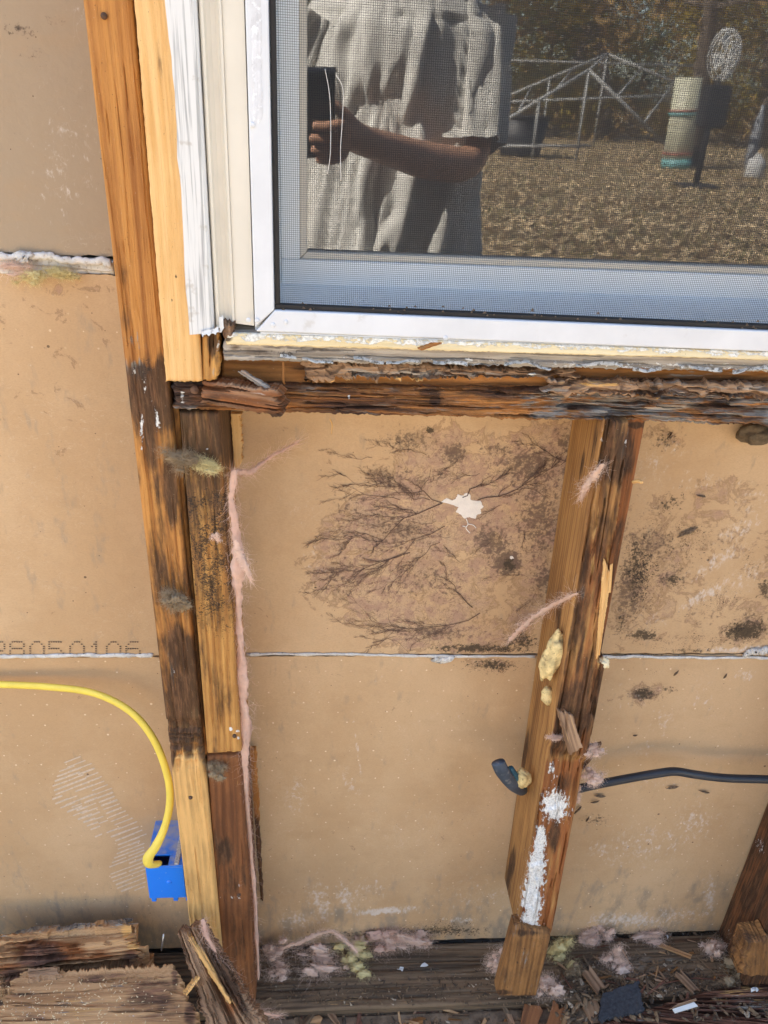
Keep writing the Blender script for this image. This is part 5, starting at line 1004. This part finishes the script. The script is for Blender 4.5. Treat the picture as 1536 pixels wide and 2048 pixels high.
for lab, x_, y_, L, wd, an in (('square brown chip in the dirt under the stud stub', 1062, 2036, .036, .030, 60), ('flat brown chip right of the square one', 1112, 2035, .034, .016, 60), ('curved grey chip at the front edge of the plate', 1190, 1965, .034, .020, 120), ('long straw-coloured splinter on the right part of the plate', 1345, 1900, .052, .007, -38), ('upturned chip on the plate left of the red board', 1375, 1965, .034, .012, 130), ('reddish chip by the shingle piece', 1188, 2028, .03, .022, 100)):
    chipobj(x_, y_, zp+.006 if y_ < 1990 else pz-.008, L, wd, an, W_PLANK if 'straw' in lab else W_JACK2 if 'brown' in lab else W_ROT, lab, 'larger loose chips', .25)
# crumbs nobody could count
V = []; Fc = []
for i in range(7000):
    if rnd.random() < .62: c = PZ(rnd.uniform(1100, 1540), rnd.uniform(1860, 1995), pz+.003)
    elif rnd.random() < .5: c = PZ(rnd.uniform(520, 1100), rnd.uniform(1872, 2010), pz+.003)
    else: c = PZ(rnd.uniform(540, 1400), rnd.uniform(2012, 2060), pz-.018)
    n0 = len(V); s_ = rnd.uniform(.0005, .0024); e_ = rnd.uniform(.6, 3.4); a = rnd.uniform(0, 6.3)
    for q in ((1, 0, 0), (-.3, .8, 0), (-.5, -.7, .0), (0, .1, .9)): V.append((c.x+s_*(q[0]*e_*math.cos(a)-q[1]*math.sin(a)), c.y+s_*(q[0]*e_*math.sin(a)+q[1]*math.cos(a)), c.z+s_*q[2]))
    Fc += [(n0, n0+1, n0+3), (n0+1, n0+2, n0+3), (n0+2, n0, n0+3), (n0, n0+2, n0+1)]
for i in range(900):
    c = PZ(rnd.uniform(1110, 1545), rnd.uniform(1868, 2040), pz+.004) if rnd.random() < .7 else PZ(rnd.uniform(530, 1330), rnd.uniform(2010, 2060), pz-.016)
    n0 = len(V); s_ = rnd.uniform(.0015, .0050); e_ = rnd.uniform(.8, 2.6); a = rnd.uniform(0, 6.3)
    for q in ((1, .2, 0), (.2, .8, .1), (-.9, .3, 0), (-.6, -.7, .1), (.5, -.6, 0), (.3, .1, .7), (-.4, 0, .8)):
        q = [v*rnd.uniform(.6, 1.3) for v in q]; V.append((c.x+s_*(q[0]*e_*math.cos(a)-q[1]*math.sin(a)), c.y+s_*(q[0]*e_*math.sin(a)+q[1]*math.cos(a)), c.z+s_*q[2]))
    Fc += [(n0, n0+1, n0+5), (n0+1, n0+2, n0+6), (n0+1, n0+6, n0+5), (n0+2, n0+3, n0+6), (n0+3, n0+4, n0+5), (n0+3, n0+5, n0+6), (n0+4, n0, n0+5)]
def crumbmat():
    b = NB('mixed_rubble'); gi = b.n('ShaderNodeNewGeometry').outputs['Random Per Island']; o = b.obj()
    c = b.mix(gi, (.05, .035, .024), (.30, .19, .10)); c = b.mix(b.math('GREATER_THAN', gi, .93), c, (.46, .36, .25))
    return b.pbr(b.mix(b.ss(b.noise(o, 700, 4), .4, .65), c, b.mix(.5, c, (.03, .02, .015))), .9)
tag(mesh_obj('wood_crumbs', V, Fc, crumbmat()), 'dark wood crumbs and grit over the bottom plate', 'crumbs', kind='stuff')
# pale larvae-like crumbs on the front plank
V = []; Fc = []
for i in range(260):
    c = PZ(rnd.choice((rnd.gauss(80, 60), rnd.gauss(180, 60), rnd.uniform(0, 380))), rnd.uniform(1960, 2048), zl0+.0585); n0 = len(V); s_ = rnd.uniform(.0005, .0012); a = rnd.uniform(0, 6.3); e_ = rnd.uniform(1, 4)
    for q in ((1, 0, 0), (-.3, .8, 0), (-.5, -.7, .0), (0, .1, 1.4)): V.append((c.x+s_*(q[0]*e_*math.cos(a)-q[1]*math.sin(a)), c.y+s_*(q[0]*e_*math.sin(a)+q[1]*math.cos(a)), c.z+s_*q[2]))
    Fc += [(n0, n0+1, n0+3), (n0+1, n0+2, n0+3), (n0+2, n0, n0+3)]
tag(mesh_obj('sawdust', V, Fc, plain('pale_sawdust', (.74, .58, .36), .9, .2, 300)), 'pale sawdust flecks on the broad bottom-left plank', 'sawdust', kind='stuff')

#YARD
# ================================================================== YARD BEHIND THE CAMERA (seen mirrored in the glass)
BARK = plain('bark', (.15, .115, .085), .95, .35, 14, .8, 60)
def leafm(name, c1, c2):
    b = NB(name); n = b.n('ShaderNodeObjectInfo').outputs['Random']; gi = b.n('ShaderNodeNewGeometry').outputs['Random Per Island']
    c = b.mix(gi, c1, c2); d = b.n('ShaderNodeBsdfDiffuse', {'Color': c}).outputs[0]; t = b.n('ShaderNodeBsdfTranslucent', {'Color': c}).outputs[0]
    mx = b.n('ShaderNodeMixShader', {0: .35, 1: d, 2: t}); b.t.links.new(mx.outputs[0], b.out.inputs[0]); return b.m
LEAFS = [leafm('leaf_green', (.10, .13, .03), (.26, .25, .07)), leafm('leaf_yellow', (.42, .31, .07), (.24, .19, .05)), leafm('leaf_brown', (.24, .16, .075), (.40, .27, .12)), leafm('leaf_olive', (.15, .15, .05), (.08, .09, .03))]
LITTER = leafm('fallen_leaf', (.16, .10, .05), (.80, .62, .38)); GRASSM = leafm('dry_grass', (.30, .24, .10), (.16, .17, .06))
def leaf_cloud(n, fn, size, V, Fc):
    for _ in range(n):
        c = fn(); s = size*rnd.uniform(.5, 1.3); a = Vector((rnd.gauss(0, 1), rnd.gauss(0, 1), rnd.gauss(0, 1))).normalized(); b = a.cross(Vector((rnd.gauss(0, 1), rnd.gauss(0, 1), rnd.gauss(0, 1)))).normalized()
        n0 = len(V); V += [tuple(c-a*s), tuple(c-b*s*.5), tuple(c+a*s), tuple(c+b*s*.5)]; Fc.append((n0, n0+1, n0+2, n0+3))
def tree_meshes(seed, H, low, lm, nl):
    r_ = random.Random(seed); V = []; Fc = []; tips = []
    def limb(p, d, L, r0, r1, seg=6, n=7):
        n0 = len(V); q = Vector(p); pts = []
        for i in range(seg+1):
            pts.append(q.copy()); t = i/seg; s = d.cross(Vector((.3, .2, 1)) if abs(d.z) < .9 else Vector((1, .1, 0))).normalized(); u_ = d.cross(s)
            for k in range(n): an = 6.2832*k/n; V.append(tuple(q+(s*math.cos(an)+u_*math.sin(an))*lerp(r0, r1, t)*r_.uniform(.93, 1.07)))
            d = (d+Vector((r_.gauss(0, .08), r_.gauss(0, .08), r_.gauss(0, .05)))).normalized(); q = q+d*L/seg
        for i in range(seg):
            for k in range(n): Fc.append((n0+i*n+k, n0+i*n+(k+1) % n, n0+(i+1)*n+(k+1) % n, n0+(i+1)*n+k))
        return pts
    tr = limb(Vector((0, 0, -.05)), Vector((r_.uniform(-.06, .06), r_.uniform(-.06, .06), 1)).normalized(), H, .17*H/9, .03, 10, 9)
    for i in range(11):
        p = tr[min(9, 1+int(i*.8)+(2 if low > 1.5 else 0))]; a = i*2.4+r_.uniform(-.4, .4); d = Vector((math.cos(a), math.sin(a), r_.uniform(.1, .8))).normalized()
        tips += limb(p, d, H*r_.uniform(.18, .34), .05, .012, 5, 5)[2:]
    me = bpy.data.meshes.new('trunk'); me.from_pydata(V, [], Fc); me.materials.append(BARK); me.update()
    V2 = []; F2 = []
    def fn():
        t = r_.choice(tips); return t+Vector((r_.gauss(0, .5), r_.gauss(0, .5), r_.gauss(0, .42)))
    leaf_cloud(nl, fn, .10, V2, F2)
    ml = bpy.data.meshes.new('crown'); ml.from_pydata(V2, [], F2); ml.materials.append(lm); ml.update()
    return me, ml
TM = [tree_meshes(11+i, h, lo, LEAFS[i], nl) for i, (h, lo, nl) in enumerate(((8.5, 1., 4200), (7, .8, 3600), (9.5, 2., 2600), (6, .6, 4200)))]
kinds = ['green leafed', 'yellow leafed', 'brown leafed', 'olive leafed']
def tree(k, x, y, s, rz, label):
    t = empty('yard_tree', (x, y, 0)); t.rotation_euler = (0, 0, rz); t.scale = (s, s, s); tag(t, label, 'tree', 'trees at the edge of the yard')
    for nm, me in (('trunk', TM[k][0]), ('crown', TM[k][1])):
        o = bpy.data.objects.new(nm, me); COL.objects.link(o); o.parent = t
r2 = random.Random(4)
places = ['far left', 'left', 'second from left', 'third from left', 'fourth from left', 'left of the middle', 'middle', 'right of the middle', 'fourth from right', 'third from right', 'second from right', 'right', 'far right']
for row, (yy, nn) in enumerate(((-29, 12), (-37, 13), (-46, 13))):
    for i in range(nn):
        k = r2.randrange(4); x = lerp(-4, 19+6*row, i/(nn-1))+r2.uniform(-.7, .7)
        tree(k, x, yy+r2.uniform(-2.5, 2.5), r2.uniform(.8, 1.15), r2.uniform(0, 6), '%s tree mirrored in the glass, %s of the %s row' % (kinds[k], places[i], ('front', 'second', 'rear')[row]))
# brush along the tree line
V = []; Fc = []
leaf_cloud(9000, lambda: Vector((rnd.uniform(-6, 26), rnd.uniform(-52, -27), abs(rnd.gauss(0, .9)))), .14, V, Fc)
tag(mesh_obj('underbrush', V, Fc, LEAFS[2]), 'brown underbrush along the far tree line', 'underbrush', kind='stuff')
V = []; Fc = []
def litter():
    d = 4.5+24*rnd.random()**1.6; return Vector((rnd.uniform(-.5, .95)*d, -d, .012+rnd.random()*.03))
for _ in range(46000):
    c = litter(); s = rnd.uniform(.025, .075); a = rnd.uniform(0, 6.3); tl = rnd.uniform(-.7, .7); n0 = len(V); dx, dy = math.cos(a)*s, math.sin(a)*s
    V += [(c.x-dx, c.y-dy, c.z), (c.x+dy*.6, c.y-dx*.6, c.z+s*tl*.5), (c.x+dx, c.y+dy, c.z+abs(s*tl)), (c.x-dy*.6, c.y+dx*.6, c.z+.004)]; Fc.append((n0, n0+1, n0+2, n0+3))
tag(mesh_obj('leaf_litter', V, Fc, LITTER), 'dry fallen leaves covering the yard', 'leaf litter', kind='stuff')
V = []; Fc = []
for _ in range(24000):
    c = litter(); h = rnd.uniform(.04, .16); a = rnd.uniform(0, 6.3); n0 = len(V); dx, dy = math.cos(a)*.006, math.sin(a)*.006; lx, ly = rnd.gauss(0, .04), rnd.gauss(0, .04)
    V += [(c.x-dx, c.y-dy, 0), (c.x+dx, c.y+dy, 0), (c.x+lx, c.y+ly, h)]; Fc.append((n0, n0+1, n0+2))
tag(mesh_obj('dry_grass', V, Fc, GRASSM), 'dry grass blades in the yard', 'grass', kind='stuff')

# pipe frame of a small carport
PIPE = plain('white_pipe', (.33, .33, .32), .5, .1, 4)
car = empty('pipe_frame', M(1180, 300, -21) ); car.location.z = 0; tag(car, 'bare white pipe frame of a gabled shelter standing in the yard, mirrored in the glass', 'pipe frame')
def bar(a, b_, nm, r=.045): tube(nm, [a, b_], r, PIPE, car, 8, smoothpath=False)
def gp(px, py, y): v = M(px, py, y); v.z = max(v.z, .04); return v
fl, fp, fr_ = gp(960, 272, -18), gp(1178, 140, -18), gp(1332, 290, -18); rl, rp, rr_ = gp(985, 205, -24), gp(1215, 108, -24), gp(1405, 188, -24)
for a, b_ in ((fl, fp), (fp, fr_), (rl, rp), (rp, rr_)): bar(a, b_, 'rafter', .036)
for a, b_ in ((fl, rl), (fp, rp), (fr_, rr_)): bar(a, b_, 'purlin', .028)
for t in (.35, .7): bar(fl.lerp(fp, t), rl.lerp(rp, t), 'purlin', .024); bar(fp.lerp(fr_, t), rp.lerp(rr_, t), 'purlin', .024)
for p in (fl, fp, fr_, rl, rp, rr_, fl.lerp(fp, .55), rl.lerp(rp, .5)): bar(p, Vector((p.x, p.y, 0)), 'post', .030)
bar(rl, rr_, 'tie_beam', .030); bar(gp(1000, 292, -18), gp(1182, 292, -18), 'tie_beam', .030); bar(gp(930, 118, -24), gp(1400, 132, -24), 'tie_beam', .028)
# tree with a banded wrapped cylinder at its foot
tk = M(1362, 330, -17.4); tree(2, tk.x+.55, -18.2, 1.1, 1., 'bare brown trunk rising behind the cream banded cylinder, mirrored in the glass')
cyl = empty('banded_cylinder', (tk.x, -17.4, 0)); tag(cyl, 'leaning cream cylinder with red and teal bands in the yard, mirrored in the glass', 'cylinder')
ax0 = Vector((tk.x-.1, -17.4, 0)); ax1 = M(1378, 155, -17.4)
CREAMC = plain('cream_plastic', (.44, .43, .32), .5, .05, 5); TEAL = plain('teal_band', (.14, .32, .32), .5, .05, 5); REDB = plain('red_band', (.30, .10, .07), .5, .05, 5)
tube('body', [ax0.lerp(ax1, t) for t in (0, .5, 1)], [.30, .28, .27], CREAMC, cyl, 20, smoothpath=False)
for t, mt, h in ((.02, TEAL, .10), (.17, REDB, .025), (.60, TEAL, .03), (.64, REDB, .02)):
    tube('band', [ax0.lerp(ax1, t), ax0.lerp(ax1, t+h)], [.315, .315], mt, cyl, 20, smoothpath=False)
# round cage fan on a dark stand
fc = M(1450, 110, -13.5); fan = empty('pedestal_fan', (fc.x, fc.y, 0)); tag(fan, 'white round cage fan on a dark stand in the yard, mirrored in the glass', 'fan')
DARK = plain('dark_metal', (.025, .025, .028), .5, .2, 8); WH = plain('white_enamel', (.62, .62, .60), .4, .04, 5)
tube('pole', [(fc.x, fc.y-.05, 0), (fc.x, fc.y-.05, fc.z-.3)], .05, DARK, fan, 10, smoothpath=False)
boxm('motor', (fc.x-.16, fc.y-.25, fc.z-1.05), (fc.x+.26, fc.y+.02, fc.z-.42), DARK, fan, .04)
boxm('base', (fc.x-.3, fc.y-.3, 0), (fc.x+.3, fc.y+.3, .06), DARK, fan, .02)
def ring(r_, y, nm, th=.012):
    V = []; Fc = []; n, m = 36, 6
    for i in range(n):
        a = 6.2832*i/n
        for k in range(m): b_ = 6.2832*k/m; V.append((fc.x+(r_+th*math.cos(b_))*math.cos(a)*.62+y*.5, fc.y+y+th*math.sin(b_), fc.z+(r_+th*math.cos(b_))*math.sin(a)))
    for i in range(n):
        for k in range(m): Fc.append((i*m+k, i*m+(k+1) % m, ((i+1) % n)*m+(k+1) % m, ((i+1) % n)*m+k))
    return mesh_obj(nm, V, Fc, WH, fan, True)
for r_, y in ((.36, 0), (.33, .05), (.26, .09), (.18, .11), (.09, .12), (.36, -.05)): ring(r_, y, 'cage_ring')
for k in range(10):
    a = k*.6283; tube('cage_spoke', [(fc.x+.36*math.cos(a)*.62, fc.y, fc.z+.36*math.sin(a)), (fc.x+.22*math.cos(a)*.62+.05, fc.y+.10, fc.z+.22*math.sin(a)), (fc.x+.06, fc.y+.12, fc.z)], .008, WH, fan, 5)
for k in range(4):
    a = k*1.571+.4; c = Vector((fc.x+.01, fc.y+.03, fc.z)); d = Vector((math.cos(a)*.62, 0, math.sin(a))); s = Vector((-math.sin(a)*.62, .25, math.cos(a)))
    V = [c+d*.05-s*.05, c+d*.30-s*.14, c+d*.34, c+d*.28+s*.13, c+d*.05+s*.05]; V = [tuple(v) for v in V]+[(v.x, v.y-.01, v.z) for v in V]
    o = mesh_obj('blade', V, [(0, 1, 2, 3, 4), (9, 8, 7, 6, 5)]+[(i, 5+i, 5+(i+1) % 5, (i+1) % 5) for i in range(5)], WH, fan); fix_normals(o)
def jug(px, py, y, h, r_, mat, nm, lab, cat):
    c = M(px, py, y); V = []; prof = [(r_*.9, 0), (r_, h*.06), (r_, h*.6), (r_*.8, h*.78), (r_*.35, h*.9), (r_*.35, h)]
    o = tube(nm, [(c.x, y, z_) for _, z_ in prof], [q for q, _ in prof], mat, None, 16, smoothpath=False); return tag(o, lab, cat)
jug(1512, 330, -16, .45, .18, plain('jug_plastic', (.42, .42, .41), .5, .05, 5), 'jug', 'white plastic jug standing in the yard at the right, mirrored in the glass', 'jug')
jug(1498, 330, -19, 1.3, .12, plain('grey_bottle', (.22, .23, .25), .35, .05, 5), 'gas_bottle', 'slim grey bottle standing behind the white jug in the yard', 'bottle')
c = M(1040, 300, -19); tub = empty('tub', (c.x, -19, 0)); tag(tub, 'dark tub standing inside the pipe frame, mirrored in the glass', 'tub')
tube('body', [(c.x, -19, z_) for z_ in (0, .1, .8)], [.42, .46, .58], DARK, tub, 18, smoothpath=False)
tube('rim', [(c.x, -19, .80), (c.x, -19, .86)], [.61, .61], DARK, tub, 18, smoothpath=False)

# ------------------------------------------------------------------ the photographer
SKIN = plain('skin', (.46, .25, .16), .55, .08, 30); 
SHIRT = plain('shirt_cloth', (.66, .65, .61), .9, .05, 20, .2, 700); TROUS = plain('trouser_cloth', (.42, .42, .42), .9, .06, 20, .2, 700); CAP = plain('cap_cloth', (.05, .05, .06), .9, .1, 30); PHB = plain('phone_black', (.012, .012, .013), .25, .05, 20)
bx_, by_ = .145, -1.10
Rv, Uv, Fv, C0 = Vector(_r), Vector(_u), Vector(_f), Vector(CAMP)
def ph(r_, u_, f_): return C0 + Rv*r_ + Uv*u_ + Fv*f_
VS = []; ES = []; RS = []
def jn(p, r_, par=None):
    VS.append(tuple(p)); RS.append((r_, r_) if not isinstance(r_, tuple) else r_); i = len(VS)-1
    if par is not None: ES.append((par, i))
    return i
pel = jn((bx_, by_, .96), (.145, .105)); bel = jn((bx_, by_+.01, 1.12), (.14, .105), pel); che = jn((bx_, by_, 1.30), (.155, .11), bel); nb = jn((bx_, by_, 1.44), (.085, .075), che)
nk = jn((bx_, by_+.03, 1.52), .052, nb); ja = jn((bx_, by_+.065, 1.58), (.066, .070), nk); hd = jn((bx_, by_+.06, 1.66), (.078, .092), ja); ht = jn((bx_, by_+.045, 1.74), (.062, .075), hd)
ns_ = jn((bx_, by_+.155, 1.635), .012, ja)
for s in (-1, 1):
    sh_ = jn((bx_+s*.165, by_, 1.405), .062, che)
    if s > 0:
        el = jn(M(940, 334, -.99), (.040, .040), sh_); fm = jn(M(850, 322, -.90), .037, el); wr = jn(ph(.060, -.118, -.035), .026, fm); pa = jn(ph(.044, -.100, -.014), (.026, .020), wr)
        for i, (u_, L_) in enumerate(((-.062, .9), (-.084, 1.), (-.104, .95), (-.122, .8))):
            k0 = jn(ph(.036, u_*.55-.045, -.006), .0105, pa); k1 = jn(ph(.026, u_, .013), .0098, k0); k2 = jn(ph(.026-.030*L_, u_-.002, .017), .0088, k1); k3 = jn(ph(.026-.056*L_, u_-.002, .013), .0075, k2)
        t0 = jn(ph(.040, -.075, -.020), .013, pa); t1 = jn(ph(.022, -.055, -.024), .0105, t0); t2 = jn(ph(.004, -.045, -.022), .009, t1)
    else:
        el = jn((bx_-.285, by_-.02, 1.14), .042, sh_); fm = jn((bx_-.285, by_+.06, 1.02), .037, el); wr = jn((bx_-.27, by_+.13, .91), .026, fm); pa = jn((bx_-.265, by_+.15, .85), (.022, .036), wr)
        for i in range(4):
            q = (i-1.5)*.019; k1 = jn((bx_-.262, by_+.155+q, .805), .0098, pa); k2 = jn((bx_-.252, by_+.163+q, .775), .0088, k1); k3 = jn((bx_-.240, by_+.163+q, .752), .0075, k2)
        t0 = jn((bx_-.245, by_+.19, .85), .012, pa); t1 = jn((bx_-.235, by_+.205, .82), .010, t0)
    hp = jn((bx_+s*.085, by_, .90), (.092, .092), pel); kn = jn((bx_+s*.10, by_+.03, .50), .060, hp); an_ = jn((bx_+s*.11, by_-.03, .10), .042, kn); jn((bx_+s*.12, by_+.12, .045), .034, an_)
me = bpy.data.meshes.new('person'); me.from_pydata(VS, ES, []); me.materials.append(SKIN)
person = bpy.data.objects.new('person', me); COL.objects.link(person)
sk = person.modifiers.new('skin', 'SKIN'); sk.use_smooth_shade = True
for i, r_ in enumerate(RS): me.skin_vertices[0].data[i].radius = r_
me.skin_vertices[0].data[0].use_root = True
ss = person.modifiers.new('sub', 'SUBSURF'); ss.levels = 2; ss.render_levels = 2
tag(person, 'person in pale shirt photographing the wall with a phone, mirrored in the glass', 'person')
# shirt: torso and sleeves with folds
def loft(name, rings, mat, n=72, fold=.012, seed=0., cap=False):
    V = []; m = len(rings)
    for j, (c, ax, bx2, ay, by2, fa) in enumerate(rings):
        for i in range(n):
            a = 6.2832*i/n; x_, y_ = math.cos(a), math.sin(a)
            p = Vector(c)+Vector(ax)*x_*bx2+Vector(ay)*y_*by2
            q_ = float(fbm(np.array(a*4.2+seed+.030*j), np.array(j*.030+seed), 3)); h = fold*fa*((q_*2-1)*2.0 - 1.6*max(0., .09-abs(q_-.5))*7)
            V.append(tuple(p+(p-Vector(c)).normalized()*h))
    Fc = [(j*n+i, j*n+(i+1) % n, (j+1)*n+(i+1) % n, (j+1)*n+i) for j in range(m-1) for i in range(n)]
    if cap: Fc += [tuple(range(n))[::-1], tuple(range((m-1)*n, m*n))]
    o = mesh_obj(name, V, Fc, mat, None, True); fix_normals(o); o.parent = person; return o
ringz = []
for j in range(97):
    t = j/96; z_ = lerp(.86, 1.505, t)
    w_ = np.interp(z_, [.86, .95, 1.12, 1.30, 1.40, 1.45, 1.48, 1.505], [.205, .20, .19, .20, .20, .165, .10, .075]); d_ = np.interp(z_, [.86, .95, 1.12, 1.30, 1.40, 1.45, 1.48, 1.505], [.150, .150, .145, .150, .135, .11, .09, .075])
    ringz.append(((bx_, by_+.01, z_), (1, 0, 0), w_, (0, 1, 0), d_, 1.0 if z_ < 1.42 else .3))
loft('shirt', ringz, SHIRT, 192, .014, 1.7)
for s, a, b_ in ((1, Vector((bx_+.15, by_, 1.415)), M(940, 334, -.99)), (-1, Vector((bx_-.15, by_, 1.415)), Vector((bx_-.285, by_-.02, 1.14)))):
    d = (b_-a); ay_ = Vector((0, 1, 0)); ax_ = d.cross(ay_).normalized(); ay_ = ax_.cross(d).normalized(); rg = []
    for j in range(20):
        t = j/19; rg.append((a+d*t*.86, ax_, lerp(.082, .068, t), ay_, lerp(.085, .068, t), 1.))
    loft('sleeve', rg, SHIRT, 48, .012, 4.+s)
for s in (-1, 1):
    rg = []
    for j in range(30):
        t = j/29; z_ = lerp(.98, .07, t); xx = np.interp(z_, [.07, .5, .98], [.11, .10, .085]); yy = np.interp(z_, [.07, .5, .98], [-.03, .03, 0])
        rg.append(((bx_+s*xx, by_+yy, z_), (1, 0, 0), np.interp(z_, [.07, .5, .98], [.085, .092, .115]), (0, 1, 0), np.interp(z_, [.07, .5, .98], [.09, .098, .13]), 1.))
    loft('trouser_leg', rg, TROUS, 48, .010, 7.+s)
for s in (-1, 1):
    rg = [((bx_+s*.115, by_+.045, z_), (1, 0, 0), w_, (0, 1, 0), l_, 0) for z_, w_, l_ in ((.002, .052, .145), (.03, .054, .148), (.06, .05, .13), (.10, .045, .075), (.12, .043, .06))]
    loft('shoe', rg, DARK, 24, 0, 0, True)
rg = [((bx_, by_+.052, z_), (1, 0, 0), w_, (0, 1, 0), l_, 0) for z_, w_, l_ in ((1.675, .092, .108), (1.72, .092, .106), (1.765, .078, .09), (1.79, .05, .058), (1.797, .01, .012))]
loft('cap', rg, CAP, 32, 0, 0, True)
V = []
for i in range(13):
    a = math.pi*i/12; V += [(bx_+.088*math.cos(a), by_+.06+.098*math.sin(a), 1.685), (bx_+.086*math.cos(a), by_+.06+.098*math.sin(a)+.085*math.sin(a), 1.668)]
o = mesh_obj('cap_brim', V, [(2*i, 2*i+1, 2*i+3, 2*i+2) for i in range(12)], CAP, None, True); o.parent = person; o.modifiers.new('t', 'SOLIDIFY').thickness = .004
for s in (-1, 1):
    e = blobmesh('eye', Vector((bx_+s*.032, by_+.138, 1.652)), .012, .008, .008, WH, None, 0, 0); e.parent = person
    e = blobmesh('ear', Vector((bx_+s*.088, by_+.05, 1.635)), .010, .020, .032, SKIN, None, 0, .1); e.parent = person
e = blobmesh('mouth', Vector((bx_, by_+.132, 1.578)), .024, .008, .007, plain('lips', (.30, .11, .09), .5, .05, 30), None, 0, .05); e.parent = person
# phone held in front of the face side of the camera
phone = empty('phone', C0 - Fv*.008); tag(phone, 'black phone held upright in the right hand of the mirrored person', 'phone')
def phbox(nm, r0, r1, u0, u1, f0, f1, mat, bev):
    bm = bmesh.new(); bmesh.ops.create_cube(bm, size=1)
    for v in bm.verts: v.co = ph(lerp(r0, r1, v.co.x+.5), lerp(u0, u1, v.co.y+.5), lerp(f0, f1, v.co.z+.5)) - Vector(phone.location)
    bmesh.ops.bevel(bm, geom=bm.edges[:], offset=bev, segments=3, affect='EDGES', profile=.5)
    me = bpy.data.meshes.new(nm); bm.to_mesh(me); bm.free(); me.materials.append(mat); o = bpy.data.objects.new(nm, me); COL.objects.link(o); o.parent = phone
phbox('body', -.058, .0155, -.132, .0155, -.014, -.006, PHB, .0035)
phbox('camera_bump', -.017, .011, -.017, .011, -.0058, -.0035, PHB, .001)
